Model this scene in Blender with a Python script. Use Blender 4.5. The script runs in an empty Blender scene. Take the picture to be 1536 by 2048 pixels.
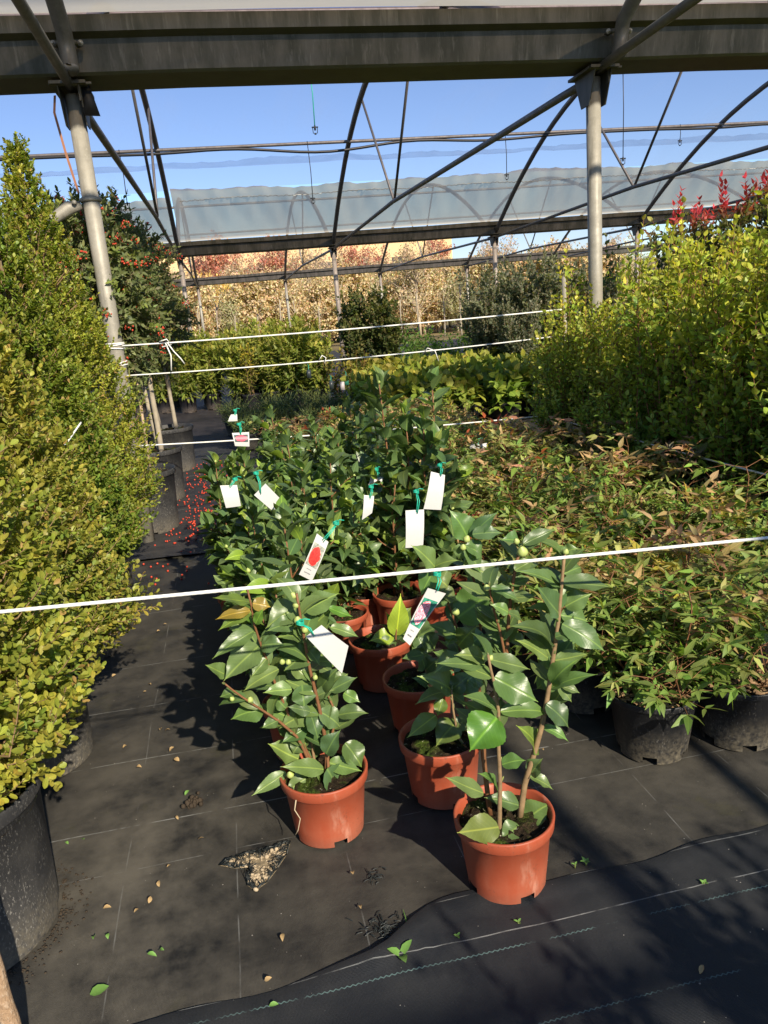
import bpy, math
import numpy as np
from mathutils import Matrix, Vector, Quaternion

S = bpy.context.scene
COL = S.collection
rad = math.radians

# ------------------------------------------------------------------ camera, sky, sun, exposure
F_PX, CXP, CYP, CAM_H = 1540.0, 768.0, 1024.0, 1.2
def _n(v):
    v = np.asarray(v, float); return v / np.linalg.norm(v)
def _ray(x, y): return np.array([x - CXP, -(y - CYP), -F_PX])
_up = -_n(_ray(1267, 6870)); _d = _ray(441, 640); _d = _n(_d - _up * np.dot(_d, _up))
ROT = np.array([np.cross(_d, _up), _d, _up])
CAM = np.array([0, 0, CAM_H])
def G(x, y, z=0.0):                      # photo pixel -> point at height z
    w = ROT @ _ray(x, y); return CAM + w * ((z - CAM_H) / w[2])
def AY(x, y, Y):                         # photo pixel -> point at depth Y
    w = ROT @ _ray(x, y); return CAM + w * (Y / w[1])
def depth_of(P): return -(ROT.T @ (np.asarray(P) - CAM))[2]

cd = bpy.data.cameras.new("camera"); cam = bpy.data.objects.new("camera", cd); COL.objects.link(cam)
cd.sensor_fit = 'VERTICAL'; cd.sensor_height = 24; cd.lens = F_PX / 2048 * 24
cd.clip_start = 0.05; cd.clip_end = 2000
M4 = Matrix.Identity(4)
for i in range(3):
    for j in range(3): M4[i][j] = ROT[i][j]
M4[2][3] = CAM_H
cam.matrix_world = M4
S.camera = cam

SUN_AZ, SUN_EL = -17.0, 32.0             # travel direction from +Y, elevation
W = bpy.data.worlds.new("World"); S.world = W; W.use_nodes = True
wn = W.node_tree.nodes; wl = W.node_tree.links
bg = wn["Background"]; sky = wn.new("ShaderNodeTexSky"); sky.sky_type = 'NISHITA'
sky.sun_disc = False; sky.sun_elevation = rad(SUN_EL); sky.sun_rotation = rad(180 + SUN_AZ)
sky.air_density = 1.0; sky.dust_density = 0.15; sky.ozone_density = 3.2; sky.altitude = 100
hs = wn.new("ShaderNodeMix"); hs.data_type = 'RGBA'; hs.blend_type = 'MULTIPLY'; hs.inputs[0].default_value = 1.0; hs.inputs[7].default_value = (.60, .64, .71, 1)
wl.new(sky.outputs[0], hs.inputs[6]); wl.new(hs.outputs[2], bg.inputs[0]); bg.inputs[1].default_value = 0.148
sd = bpy.data.lights.new("sun", 'SUN'); sd.energy = 5.0; sd.angle = rad(0.55); sd.color = (1.0, 0.90, 0.72)
sun = bpy.data.objects.new("sun", sd); COL.objects.link(sun)
TRAV = np.array([math.sin(rad(SUN_AZ)) * math.cos(rad(SUN_EL)), math.cos(rad(SUN_AZ)) * math.cos(rad(SUN_EL)), -math.sin(rad(SUN_EL))])
sun.rotation_euler = Vector(TRAV).to_track_quat('-Z', 'Y').to_euler(); sun.location = (2, -6, 8)
S.view_settings.view_transform = 'Standard'; S.view_settings.look = 'None'
S.view_settings.exposure = 0.73; S.view_settings.gamma = 1
S.cycles.max_bounces = 8; S.cycles.transparent_max_bounces = 24
S.cycles.diffuse_bounces = 3; S.cycles.glossy_bounces = 2; S.cycles.transmission_bounces = 4

# ------------------------------------------------------------------ materials
MATS = {}
class NT:
    def __init__(s, name):
        s.m = bpy.data.materials.new(name); s.m.use_nodes = True
        s.t = s.m.node_tree; s.n = s.t.nodes; s.n.clear()
        s.out = s.n.new("ShaderNodeOutputMaterial"); MATS[name] = s.m
    def new(s, typ, **kw):
        x = s.n.new("ShaderNode" + typ)
        for k, v in kw.items(): setattr(x, k, v)
        return x
    def link(s, a, b): s.t.links.new(a, b)
    def val(s, sock, v):
        if hasattr(v, 'is_output') or isinstance(v, bpy.types.NodeSocket): s.link(v, sock)
        else: sock.default_value = v
    def math(s, op, a, b=0.0, c=None, clamp=False):
        x = s.new("Math", operation=op); x.use_clamp = clamp
        s.val(x.inputs[0], a); s.val(x.inputs[1], b)
        if c is not None: s.val(x.inputs[2], c)
        return x.outputs[0]
    def mix(s, f, a, b, blend='MIX'):
        x = s.new("Mix", data_type='RGBA', blend_type=blend)
        s.val(x.inputs[0], f)
        for i, v in ((6, a), (7, b)):
            if isinstance(v, tuple): x.inputs[i].default_value = (*v[:3], 1)
            else: s.link(v, x.inputs[i])
        return x.outputs[2]
    def noise(s, scale, vec=None, detail=4, rough=.55, dist=0.0):
        x = s.new("TexNoise"); x.inputs["Scale"].default_value = scale; x.inputs["Detail"].default_value = detail
        x.inputs["Roughness"].default_value = rough; x.inputs["Distortion"].default_value = dist
        if vec is not None: s.link(vec, x.inputs["Vector"])
        return x.outputs["Fac"]
    def ramp(s, f, stops):
        x = s.new("ValToRGB"); e = x.color_ramp.elements
        while len(e) < len(stops): e.new(0.5)
        for el, (p, c) in zip(e, stops):
            el.position = p; el.color = (*c, 1) if isinstance(c, tuple) else (c, c, c, 1)
        s.link(f, x.inputs[0]); return x.outputs[0]
    def pos(s): return s.new("NewGeometry").outputs["Position"]
    def obj(s): return s.new("TexCoord").outputs["Object"]
    def scale(s, vec, xyz):
        x = s.new("Mapping"); x.inputs["Scale"].default_value = xyz; s.link(vec, x.inputs[0]); return x.outputs[0]
    def bump(s, h, strength=.3, dist=.01):
        x = s.new("Bump"); x.inputs["Strength"].default_value = strength; x.inputs["Distance"].default_value = dist
        s.link(h, x.inputs["Height"]); return x.outputs[0]
    def bsdf(s, color, rough=.6, spec=.4, normal=None, metal=0.0, **kw):
        p = s.new("BsdfPrincipled")
        if isinstance(color, tuple): p.inputs["Base Color"].default_value = (*color[:3], 1)
        else: s.link(color, p.inputs["Base Color"])
        s.val(p.inputs["Roughness"], rough); s.val(p.inputs["Specular IOR Level"], spec); s.val(p.inputs["Metallic"], metal)
        if normal is not None: s.link(normal, p.inputs["Normal"])
        for k, v in kw.items(): s.val(p.inputs[k], v)
        return p.outputs[0]
    def surf(s, sh): s.link(sh, s.out.inputs[0]); return s.m

def leaf_mat(name, rough=.42, trans=.3, midrib=.0, veins=0.0, spec=.45, tint=(1.25, 1.3, .5), gain=1.3):
    t = NT(name); a = t.new("Attribute", attribute_name="Col"); col = a.outputs["Color"]
    col = t.mix(1.0, col, (gain, gain * .97, gain), "MULTIPLY")
    n1 = t.noise(55, t.obj(), 3)
    col = t.mix(t.math('MULTIPLY', n1, .45), col, t.mix(1.0, col, (.55, .6, .5), 'MULTIPLY'))
    normal = None
    if midrib or veins:
        l = t.new("Attribute", attribute_name="luv"); sep = t.new("SeparateXYZ"); t.link(l.outputs["Vector"], sep.inputs[0])
        ay = t.math('ABSOLUTE', sep.outputs[1])
        mid = t.math('SUBTRACT', 1.0, t.math('DIVIDE', ay, .045), clamp=True)
        lat = t.math('SUBTRACT', t.math('MULTIPLY', sep.outputs[0], 9.0), t.math('MULTIPLY', ay, 6.0))
        tri = t.math('ABSOLUTE', t.math('SUBTRACT', t.math('FRACT', lat), .5))
        vein = t.math('SUBTRACT', 1.0, t.math('DIVIDE', tri, .09), clamp=True)
        f = t.math('MAXIMUM', t.math('MULTIPLY', mid, midrib), t.math('MULTIPLY', vein, veins))
        col = t.mix(f, col, t.mix(1.0, col, (2.6, 2.3, 1.6), 'MULTIPLY'))
        h = t.math('ADD', t.math('MULTIPLY', vein, -.12), t.math('MULTIPLY', mid, -.8))
        h = t.math('ADD', h, t.math('MULTIPLY', t.noise(28, t.obj(), 3), 1.6))
        normal = t.bump(h, .35, .0016)
    r = t.math('ADD', rough - .08, t.math('MULTIPLY', t.noise(38, t.obj(), 2), .2))
    p = t.bsdf(col, r, spec, normal)
    tr = t.new("BsdfTranslucent"); t.link(t.mix(1.0, col, tint, 'MULTIPLY'), tr.inputs[0])
    m = t.new("MixShader"); m.inputs[0].default_value = trans
    t.link(p, m.inputs[1]); t.link(tr.outputs[0], m.inputs[2]); return t.surf(m.outputs[0])

leaf_mat("camellia_leaf", .34, .3, .7, .14, .5)
leaf_mat("box_leaf", .42, .4, .35, 0, .4)
leaf_mat("hedge_leaf", .4, .42, .3, 0, .4, gain=1.45)
leaf_mat("nandina_leaf", .45, .42, .4, 0, .4, (1.2, 1.2, .6))
leaf_mat("far_leaf", .55, .4)
leaf_mat("hydrangea_leaf", .55, .35, .6, .35, .3)

def simple(name, color, rough=.6, spec=.4, nscale=30, amt=.4, dark=(.5, .5, .5), bump=0.0, metal=0.0, space='obj'):
    t = NT(name); v = t.obj() if space == 'obj' else t.pos(); n = t.noise(nscale, v, 5)
    f = t.ramp(n, [(.35, 0.0), (.7, 1.0)])
    c = t.mix(t.math('MULTIPLY', f, amt), color, tuple(a * b for a, b in zip(color, dark)))
    return t.surf(t.bsdf(c, rough, spec, t.bump(n, bump, .004) if bump else None, metal))
simple("stem_red", (.2, .09, .04), .6, .3, 60, .6)
simple("stem_tan", (.26, .17, .09), .75, .2, 70, .6, bump=.3)
simple("stem_green", (.16, .2, .05), .6)
simple("bark", (.2, .155, .1), .85, .2, 25, .7, bump=.6)
simple("pale_bark", (.34, .29, .22), .85, .2, 25, .5, bump=.4)
simple("twig_tan", (.48, .38, .26), .85, .2, 12, .5)
simple("bud", (.36, .42, .13), .45, .4, 90, .35, (.7, .75, .5))
simple("white_card", (.47, .465, .455), .5, .3, 8, .06)
simple("ink", (.12, .12, .14), .6)
simple("green_tie", (.02, .42, .28), .4)
simple("dark_hose", (.02, .024, .024), .45)
simple("black_rubber", (.012, .012, .013), .6)
simple("berry", (.55, .06, .022), .3, .5, 37, .85, (.45, .25, .3), space="pos")
simple("berry_dark", (.09, .02, .03), .4)
simple("dry_leaf", (.34, .23, .11), .7, .2, 60, .5)
simple("weed_green", (.13, .25, .055), .5, .3)
simple("cream_wall", (.75, .58, .3), .9, .1, .4, .15, (.85, .85, .8))
simple("bolt_metal", (.35, .34, .32), .45, .5, 60, .5, metal=.6)
simple("strap", (.3, .13, .07), .6)
simple("stone", (.42, .33, .22), .8, .2, 30, .6)
simple("wood_stake", (.5, .36, .24), .8, .2, 18, .4, bump=.35)
simple("chip", (.34, .22, .12), .85, .2, 40, .75, (.35, .3, .3))

def pot_mat(name, base, dusty, rough, speck=.0):
    t = NT(name); o = t.obj(); n = t.noise(9, o, 6, .6); n2 = t.noise(90, o, 3)
    g = t.new("SeparateXYZ"); t.link(o, g.inputs[0])
    c = t.mix(t.math('MULTIPLY', t.ramp(n, [(.42, 0.0), (.72, 1.0)]), .55), base, dusty)
    st = t.noise(40, t.scale(o, (1, 1, .08)), 4)
    c = t.mix(t.math('MULTIPLY', t.ramp(st, [(.52, 0.0), (.75, 1.0)]), .35), c, dusty)
    if speck:
        sp = t.noise(260, t.scale(o, (1, 1, .5)), 3); c = t.mix(t.math('MULTIPLY', t.math('MULTIPLY', t.ramp(sp, [(.57, 0.0), (.68, 1.0)]), t.ramp(t.noise(12, o, 4), [(.4, .1), (.66, 1.0)])), speck), c, (.34, .32, .29))
        low = t.math('SUBTRACT', 1.0, t.math('DIVIDE', g.outputs[2], .11), clamp=True)
        c = t.mix(t.math('MULTIPLY', low, t.math('MULTIPLY', t.ramp(n2, [(.3, 0.0), (.8, 1.0)]), .75)), c, (.2, .17, .12))
    else:
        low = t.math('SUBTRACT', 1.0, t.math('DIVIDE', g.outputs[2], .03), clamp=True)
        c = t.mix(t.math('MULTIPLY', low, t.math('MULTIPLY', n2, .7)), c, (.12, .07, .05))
        sp = t.noise(150, o, 3, .7); gate = t.ramp(t.noise(13, o, 3), [(.5, 0.0), (.66, 1.0)])
        c = t.mix(t.math('MULTIPLY', gate, t.math('MULTIPLY', t.ramp(sp, [(.58, 0.0), (.64, 1.0)]), .55)), c, (.07, .045, .03))
        c = t.mix(t.math('MULTIPLY', t.ramp(t.noise(34, t.scale(o, (1, 1, .25)), 5), [(.6, 0.0), (.72, 1.0)]), .4), c, (.55, .3, .22))
    return t.surf(t.bsdf(c, t.math('ADD', rough, t.math('MULTIPLY', n, .25)), .35, t.bump(n2, .08, .002)))
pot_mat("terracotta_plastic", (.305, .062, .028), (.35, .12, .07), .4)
pot_mat("black_plastic", (.009, .0095, .0115), (.028, .028, .03), .36, .3)
pot_mat("grey_plastic", (.024, .024, .026), (.085, .08, .074), .5, .6)

def soil_mat():
    t = NT("potting_soil"); o = t.obj(); n = t.noise(60, o, 6, .7); n2 = t.noise(14, o, 4); n3 = t.noise(170, o, 2)
    c = t.ramp(n, [(.3, (.008, .006, .004)), (.55, (.035, .024, .014)), (.75, (.1, .07, .04))])
    c = t.mix(t.ramp(n2, [(.5, 0.0), (.6, 1.0)]), c, t.ramp(n3, [(.35, (.02, .035, .006)), (.7, (.09, .13, .02))]))
    c = t.mix(t.ramp(n3, [(.68, 0.0), (.74, 1.0)]), c, (.45, .4, .32))
    return t.surf(t.bsdf(c, .95, .1, t.bump(n, 1.0, .02)))
soil_mat()

def mat_fabric(name, dark, dusty, dust_amt, lines_y, tone=(.3, .3, .29), lines_x=0.0, green=False):
    t = NT(name); p = t.pos(); sep = t.new("SeparateXYZ"); t.link(p, sep.inputs[0]); X, Y = sep.outputs[0], sep.outputs[1]
    n1 = t.noise(1.9, p, 7, .66, .8); n2 = t.noise(11, p, 6, .65); n3 = t.noise(420, p, 2)
    d = t.ramp(t.math('ADD', t.math('MULTIPLY', n1, .62), t.math('MULTIPLY', n2, .42)), [(.41, 0.0), (.64, 1.0)])
    c = t.mix(t.math('MULTIPLY', d, dust_amt), dark, dusty)
    st = t.noise(30, t.scale(p, (1, .06, 1)), 4); c = t.mix(t.math('MULTIPLY', t.ramp(st, [(.5, 0.0), (.75, 1.0)]), .22), c, dusty)
    if green:
        dm = t.new("VectorMath", operation='DISTANCE'); t.link(t.scale(p, (1.9, .8, 1)), dm.inputs[0]); dm.inputs[1].default_value = (-.36 * 1.9, 1.55 * .8, 0)
        dust2 = t.math('MULTIPLY', t.math('SUBTRACT', 1.0, t.math('DIVIDE', dm.outputs['Value'], .62), clamp=True), t.ramp(t.math('ADD', t.math('MULTIPLY', n2, .6), t.math('MULTIPLY', n1, .4)), [(.36, 0.0), (.62, 1.0)]))
        c = t.mix(t.math('MULTIPLY', dust2, .8), c, (.115, .102, .082))
        gm = t.noise(3.3, p, 5, .6, .6); c = t.mix(t.math('MULTIPLY', t.ramp(gm, [(.62, 0.0), (.75, 1.0)]), .4), c, (.075, .07, .022))
    sp = t.new("TexVoronoi"); sp.inputs["Scale"].default_value = 75; t.link(p, sp.inputs["Vector"])
    spk = t.math('LESS_THAN', sp.outputs["Distance"], t.math('MULTIPLY', t.ramp(t.noise(23, p, 2), [(.52, 0.0), (.75, 1.0)]), .14))
    c = t.mix(t.math('MULTIPLY', spk, .75), c, (.34, .31, .27))
    zig = t.math('MULTIPLY', t.math('ABSOLUTE', t.math('SUBTRACT', t.math('FRACT', t.math('MULTIPLY', X, 95.0)), .5)), .007)
    wob = t.math('MULTIPLY', t.noise(1.7, p, 2), .02)
    for (y0, w, s, kind) in lines_y:
        dy = t.math('ABSOLUTE', t.math('SUBTRACT', t.math('ADD', t.math('ADD', Y, wob), zig if kind else 0.0), y0 + .01 + (.0017 if kind else 0)))
        f = t.math('MULTIPLY', t.math('LESS_THAN', dy, w), t.math('MULTIPLY', t.ramp(t.noise(16, p, 3), [(.38, 0.0), (.56, 1.0)]), s))
        c = t.mix(f, c, (.24, .4, .38) if kind else tone)
    if lines_x:
        fx = t.math('ABSOLUTE', t.math('SUBTRACT', t.math('FRACT', t.math('ADD', t.math('DIVIDE', t.math('ADD', X, wob), lines_x), .96)), .5))
        f = t.math('MULTIPLY', t.math('LESS_THAN', fx, .0055), t.math('MULTIPLY', t.ramp(t.noise(9, p, 3), [(.46, 0.0), (.64, 1.0)]), .3))
        c = t.mix(f, c, tone)
    wv = t.new("TexWave"); wv.inputs["Scale"].default_value = 130; wv.bands_direction = 'X'; t.link(p, wv.inputs[0])
    wv2 = t.new("TexWave"); wv2.inputs["Scale"].default_value = 130; wv2.bands_direction = 'Y'; t.link(p, wv2.inputs[0])
    h = t.math('ADD', t.math('MULTIPLY', t.math('ADD', wv.outputs["Fac"], wv2.outputs["Fac"]), .3), t.math('ADD', t.math('MULTIPLY', n2, 1.5), n3))
    r = t.math('SUBTRACT', .72, t.math('MULTIPLY', t.math('SUBTRACT', 1.0, d), .16))
    return t.surf(t.bsdf(c, r, .32, t.bump(h, .32, .006)))
mat_fabric("old_weed_mat", (.0145, .014, .0138), (.066, .059, .048), .95, [(2.09, .0016, .5, 0), (1.775, .0018, .6, 0), (1.61, .0012, .35, 0), (2.42, .0016, .4, 0), (2.75, .0018, .4, 0), (3.3, .002, .4, 0)], lines_x=.25, green=True)
mat_fabric("new_weed_mat", (.0115, .0135, .0175), (.031, .031, .032), .7, [(1.188, .0012, .6, 0), (1.15, .0013, .32, 1), (.985, .0012, .24, 1), (1.3, .0016, .45, 0), (.8, .0014, .3, 1)])
mat_fabric("far_weed_mat", (.016, .0165, .02), (.06, .055, .048), .7, [(5.2, .003, .4, 0), (6.4, .003, .4, 0)])

simple("sand_grit", (.30, .235, .15), .9, .1, 120, .8, (.4, .4, .4), bump=.8)
simple("damp_mud", (.05, .037, .026), .9, .15, 60, .6, bump=.5)
def trunk_mat():
    t = NT("rough_trunk"); o = t.obj(); n = t.noise(120, t.scale(o, (1, 1, .6)), 6, .7); n2 = t.noise(30, o, 4); n3 = t.noise(210, o, 2)
    c = t.mix(n2, (.40, .27, .17), (.27, .17, .10)); c = t.mix(t.math('MULTIPLY', t.ramp(n, [(.5, 0.0), (.66, 1.0)]), .7), c, (.52, .40, .29))
    c = t.mix(t.ramp(n3, [(.66, 0.0), (.72, 1.0)]), c, (.05, .03, .02)); return t.surf(t.bsdf(c, .9, .15, t.bump(n, 1.0, .006)))
trunk_mat()
def ground_mat():
    t = NT("dry_field"); p = t.pos(); n = t.noise(.5, p, 8, .65); n2 = t.noise(6, p, 5)
    c = t.ramp(t.math('ADD', t.math('MULTIPLY', n, .6), t.math('MULTIPLY', n2, .4)), [(.35, (.1, .075, .035)), (.55, (.22, .17, .085)), (.7, (.3, .25, .14))])
    return t.surf(t.bsdf(c, .95, .1))
ground_mat()
def hill_mat():
    t = NT("hill_scrub"); p = t.pos(); n = t.noise(.06, p, 8, .65)
    return t.surf(t.bsdf(t.ramp(n, [(.35, (.09, .075, .05)), (.6, (.2, .16, .11))]), .95, .1))
hill_mat()
def galv(name, base, spec=.4, metal=.3):
    t = NT(name); o = t.pos(); n = t.noise(14, o, 5, .6); n2 = t.noise(70, o, 3)
    st = t.noise(9, t.scale(o, (4, 4, .35)), 5)
    c = t.mix(t.math('MULTIPLY', t.ramp(n, [(.38, 0.0), (.65, 1.0)]), .6), base, tuple(b * .62 for b in base))
    c = t.mix(t.math('MULTIPLY', t.ramp(n2, [(.55, 0.0), (.75, 1.0)]), .3), c, tuple(min(1, b * 1.5) for b in base))
    c = t.mix(t.math('MULTIPLY', t.ramp(st, [(.55, 0.0), (.75, 1.0)]), .45), c, (.06, .055, .035))
    return t.surf(t.bsdf(c, t.math('ADD', .42, t.math('MULTIPLY', n, .25)), spec, None, metal))
galv("galvanised_post", (.30, .275, .23), .4, .15); galv("galvanised_tube", (.15, .145, .135), .4, .3)
def gutter_mat():
    t = NT("gutter_metal"); o = t.pos(); n = t.noise(5, t.scale(o, (1.5, 1.5, .3)), 6, .65); n2 = t.noise(60, o, 3)
    c = t.mix(t.ramp(n, [(.4, 0.0), (.62, 1.0)]), (.09, .085, .074), (.036, .037, .028)); c = t.mix(t.math('MULTIPLY', t.ramp(t.noise(7, t.scale(o, (5, 5, .12)), 5, .7), [(.55, 0.0), (.7, 1.0)]), .6), c, (.16, .155, .14))
    sep = t.new("SeparateXYZ"); t.link(o, sep.inputs[0])
    nm = t.new("NewGeometry"); s2 = t.new("SeparateXYZ"); t.link(nm.outputs["True Normal"], s2.inputs[0])
    under = t.math('LESS_THAN', s2.outputs[2], -.7)
    c = t.mix(t.math('MULTIPLY', under, t.ramp(n2, [(.3, .5), (.7, .9)])), c, (.085, .085, .038))
    return t.surf(t.bsdf(c, .55, .35, None, .2))
gutter_mat()
def film(name, color, lo, hi, nscale, stretch, lo_p=.35, hi_p=.7, clear=(1, 1, 1)):
    t = NT(name); o = t.pos(); n = t.noise(nscale, t.scale(o, stretch), 6, .62)
    a = t.new("MapRange"); a.inputs["From Min"].default_value = lo_p; a.inputs["From Max"].default_value = hi_p
    a.inputs["To Min"].default_value = lo; a.inputs["To Max"].default_value = hi; t.link(n, a.inputs["Value"])
    d = t.new("BsdfDiffuse"); d.inputs[0].default_value = (*color, 1)
    tl = t.new("BsdfTranslucent"); tl.inputs[0].default_value = (*color, 1)
    m0 = t.new("MixShader"); m0.inputs[0].default_value = .6; t.link(d.outputs[0], m0.inputs[1]); t.link(tl.outputs[0], m0.inputs[2])
    tp = t.new("BsdfTransparent"); tp.inputs[0].default_value = (*clear, 1); m = t.new("MixShader")
    t.link(a.outputs[0], m.inputs[0]); t.link(tp.outputs[0], m.inputs[1]); t.link(m0.outputs[0], m.inputs[2])
    return t.surf(m.outputs[0])
film("grey_film", (.98, .87, .68), .70, .84, 1.6, (1, .25, 1), clear=(.90, .74, .54))
film("near_grey_film", (.62, .58, .50), .78, .9, 1.6, (1, .25, 1), clear=(.9, .74, .54))
film("clear_film", (.75, .78, .85), .0, .14, .55, (1.6, .5, 1), .52, .8, (.86, .78, .82))
film("film_band", (.32, .38, .55), .25, .36, 2, (1, 1, 1))

def rope_mat():
    t = NT("white_rope"); u = t.new("Attribute", attribute_name="luv"); w = t.new("TexWave"); w.bands_direction = 'DIAGONAL'
    w.inputs["Scale"].default_value = 60; t.link(u.outputs["Vector"], w.inputs[0])
    c = t.mix(w.outputs["Fac"], (.55, .54, .51), (.84, .83, .79))
    return t.surf(t.bsdf(c, .7, .2, t.bump(w.outputs["Fac"], .25, .0015)))
rope_mat()
def picture(name, petal_a, petal_b, back, centre):
    t = NT(name); l = t.new("Attribute", attribute_name="luv"); v = l.outputs["Vector"]
    mp = t.new("Mapping"); mp.inputs["Location"].default_value = (-centre[0], -centre[1], 0); t.link(v, mp.inputs[0])
    n = t.noise(4.5, v, 3, .5, .3); sub = t.new("VectorMath", operation='LENGTH'); t.link(mp.outputs[0], sub.inputs[0])
    r = t.math('ADD', sub.outputs["Value"], t.math('MULTIPLY', t.math('SUBTRACT', n, .5), .28))
    rings = t.ramp(t.math('FRACT', t.math('MULTIPLY', t.math('ADD', r, t.math('MULTIPLY', n, .6)), 5.0)), [(.2, 0.0), (.85, 1.0)])
    pc = t.mix(rings, petal_a, petal_b)
    c = t.mix(t.math('LESS_THAN', r, .43), t.mix(t.ramp(t.noise(5, v, 2), [(.4, 0.0), (.6, 1.0)]), back, tuple(b * .45 for b in back)), pc)
    return t.surf(t.bsdf(c, .35, .4))
picture("pink_flower_print", (.85, .5, .56), (.75, .1, .16), (.05, .3, .2), (.42, .5))
picture("red_flower_print", (.8, .04, .03), (.55, .015, .015), (.35, .36, .3), (.45, .55))
picture("rose_flower_print", (.62, .06, .12), (.35, .03, .06), (.05, .07, .07), (.5, .5))

# ------------------------------------------------------------------ mesh building
class MB:
    def __init__(s): s.v = []; s.l = []; s.z = []; s.c = []; s.u = []; s.n = 0
    def add(s, v, loops, sizes, c=None, u=None):
        v = np.asarray(v, np.float32).reshape(-1, 3); k = len(v)
        s.v.append(v); s.l.append(np.asarray(loops, np.int32).ravel() + s.n); s.z.append(np.asarray(sizes, np.int32).ravel())
        if c is None: c = np.ones((k, 3))
        c = np.asarray(c, np.float32); c = np.broadcast_to(c, (k, 3)); s.c.append(c)
        s.u.append(np.zeros((k, 2), np.float32) if u is None else np.asarray(u, np.float32)); s.n += k
    def quads(s, v, q, c=None, u=None): q = np.asarray(q); s.add(v, q, np.full(len(q), 4), c, u)
    def box(s, ctr, size, R=None):
        h = np.asarray(size) / 2
        v = np.array([[x, y, z] for x in (-1, 1) for y in (-1, 1) for z in (-1, 1)]) * h
        if R is not None: v = v @ np.asarray(R).T
        s.quads(v + np.asarray(ctr), [[0, 1, 3, 2], [4, 6, 7, 5], [0, 4, 5, 1], [2, 3, 7, 6], [0, 2, 6, 4], [1, 5, 7, 3]])
    def tube(s, pts, r, seg=8, cap=True, c=None):
        P = np.asarray(pts, float); k = len(P); r = np.broadcast_to(np.asarray(r, float), (k,))
        T = np.gradient(P, axis=0); T /= np.linalg.norm(T, axis=1)[:, None] + 1e-12
        a = np.array([0, 0, 1.]) if abs(T[0][2]) < .9 else np.array([1., 0, 0])
        A = np.empty((k, 3)); a = a - T[0] * a.dot(T[0]); A[0] = a / np.linalg.norm(a)
        for i in range(1, k):
            a = A[i - 1] - T[i] * A[i - 1].dot(T[i]); A[i] = a / (np.linalg.norm(a) + 1e-12)
        B = np.cross(T, A); th = np.arange(seg) * 2 * np.pi / seg
        V = P[:, None] + r[:, None, None] * (np.cos(th)[None, :, None] * A[:, None] + np.sin(th)[None, :, None] * B[:, None])
        dist = np.concatenate([[0], np.cumsum(np.linalg.norm(np.diff(P, axis=0), axis=1))])
        U = np.stack([np.repeat(dist, seg), np.tile(th / 60, k)], 1)
        i = np.arange(k - 1)[:, None] * seg; j = np.arange(seg)[None]; j2 = (j + 1) % seg
        q = np.stack([i + j, i + j2, i + seg + j2, i + seg + j], -1).reshape(-1, 4)
        loops = [q.ravel()]; sizes = [np.full(len(q), 4)]
        if cap: loops += [np.arange(seg)[::-1], (k - 1) * seg + np.arange(seg)]; sizes += [np.array([seg, seg])]
        s.add(V.reshape(-1, 3), np.concatenate(loops), np.concatenate(sizes), c, U); return s
    def lathe(s, prof, seg=40, ctr=(0, 0, 0), skip=None):
        pr = np.asarray(prof, float); k = len(pr); th = np.arange(seg) * 2 * np.pi / seg
        V = np.stack([pr[:, 0][:, None] * np.cos(th), pr[:, 0][:, None] * np.sin(th), np.repeat(pr[:, 1][:, None], seg, 1)], -1) + np.asarray(ctr)
        q = []
        for i in range(k - 1):
            for j in range(seg):
                if skip and skip(i, j): continue
                j2 = (j + 1) % seg; q.append([i * seg + j, i * seg + j2, (i + 1) * seg + j2, (i + 1) * seg + j])
        s.quads(V.reshape(-1, 3), q); return s
    def ellipsoid(s, ctr, r, seg=8, rings=5, axis=None):
        r = np.broadcast_to(np.asarray(r, float), (3,))
        ph = np.linspace(0.06, np.pi - .06, rings + 1); th = np.arange(seg) * 2 * np.pi / seg
        V = np.stack([np.outer(np.sin(ph), np.cos(th)), np.outer(np.sin(ph), np.sin(th)), np.repeat(np.cos(ph)[:, None], seg, 1)], -1).reshape(-1, 3) * r
        if axis is not None:
            z = _n(axis); x = np.cross([0, 1, 0.1], z); x = _n(x); y = np.cross(z, x); V = V @ np.array([x, y, z])
        i = np.arange(rings)[:, None] * seg; j = np.arange(seg)[None]; j2 = (j + 1) % seg
        q = np.stack([i + j, i + seg + j, i + seg + j2, i + j2], -1).reshape(-1, 4)
        l = np.concatenate([q.ravel(), np.arange(seg), (rings * seg + np.arange(seg))[::-1]])
        s.add(V + np.asarray(ctr), l, np.concatenate([np.full(len(q), 4), [seg, seg]])); return s
    def leaves(s, tpl, P, T, N, L, Wd, C, fold=.0, bow=.0, twist=None):
        V0, Q = tpl; n = len(P)
        if n == 0: return s
        P = np.asarray(P, float); T = np.asarray(T, float); N = np.asarray(N, float)
        T = T / (np.linalg.norm(T, axis=1)[:, None] + 1e-9); N = N - T * (N * T).sum(1)[:, None]
        N = N / (np.linalg.norm(N, axis=1)[:, None] + 1e-9); Sd = np.cross(N, T)
        L = np.broadcast_to(L, (n,))[:, None, None]; Wd = np.broadcast_to(Wd, (n,))[:, None, None]
        fo = np.broadcast_to(fold, (n,))[:, None, None]; bo = np.broadcast_to(bow, (n,))[:, None, None]
        x = V0[:, 0][None, :, None]; y = V0[:, 1][None, :, None]; z0 = V0[:, 2][None, :, None]
        z = fo * np.abs(y) * Wd + bo * L * (np.sin(np.pi * x)) + z0 * Wd
        V = P[:, None] + x * L * T[:, None] + y * Wd * Sd[:, None] + z * N[:, None]
        m = len(V0); q = (Q[None] + (np.arange(n) * m)[:, None, None]).reshape(-1, 4)
        C = np.broadcast_to(np.asarray(C, float), (n, 3)); c = np.repeat(C, m, 0)
        s.quads(V.reshape(-1, 3), q, c, np.tile(V0[:, :2], (n, 1))); return s
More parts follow.
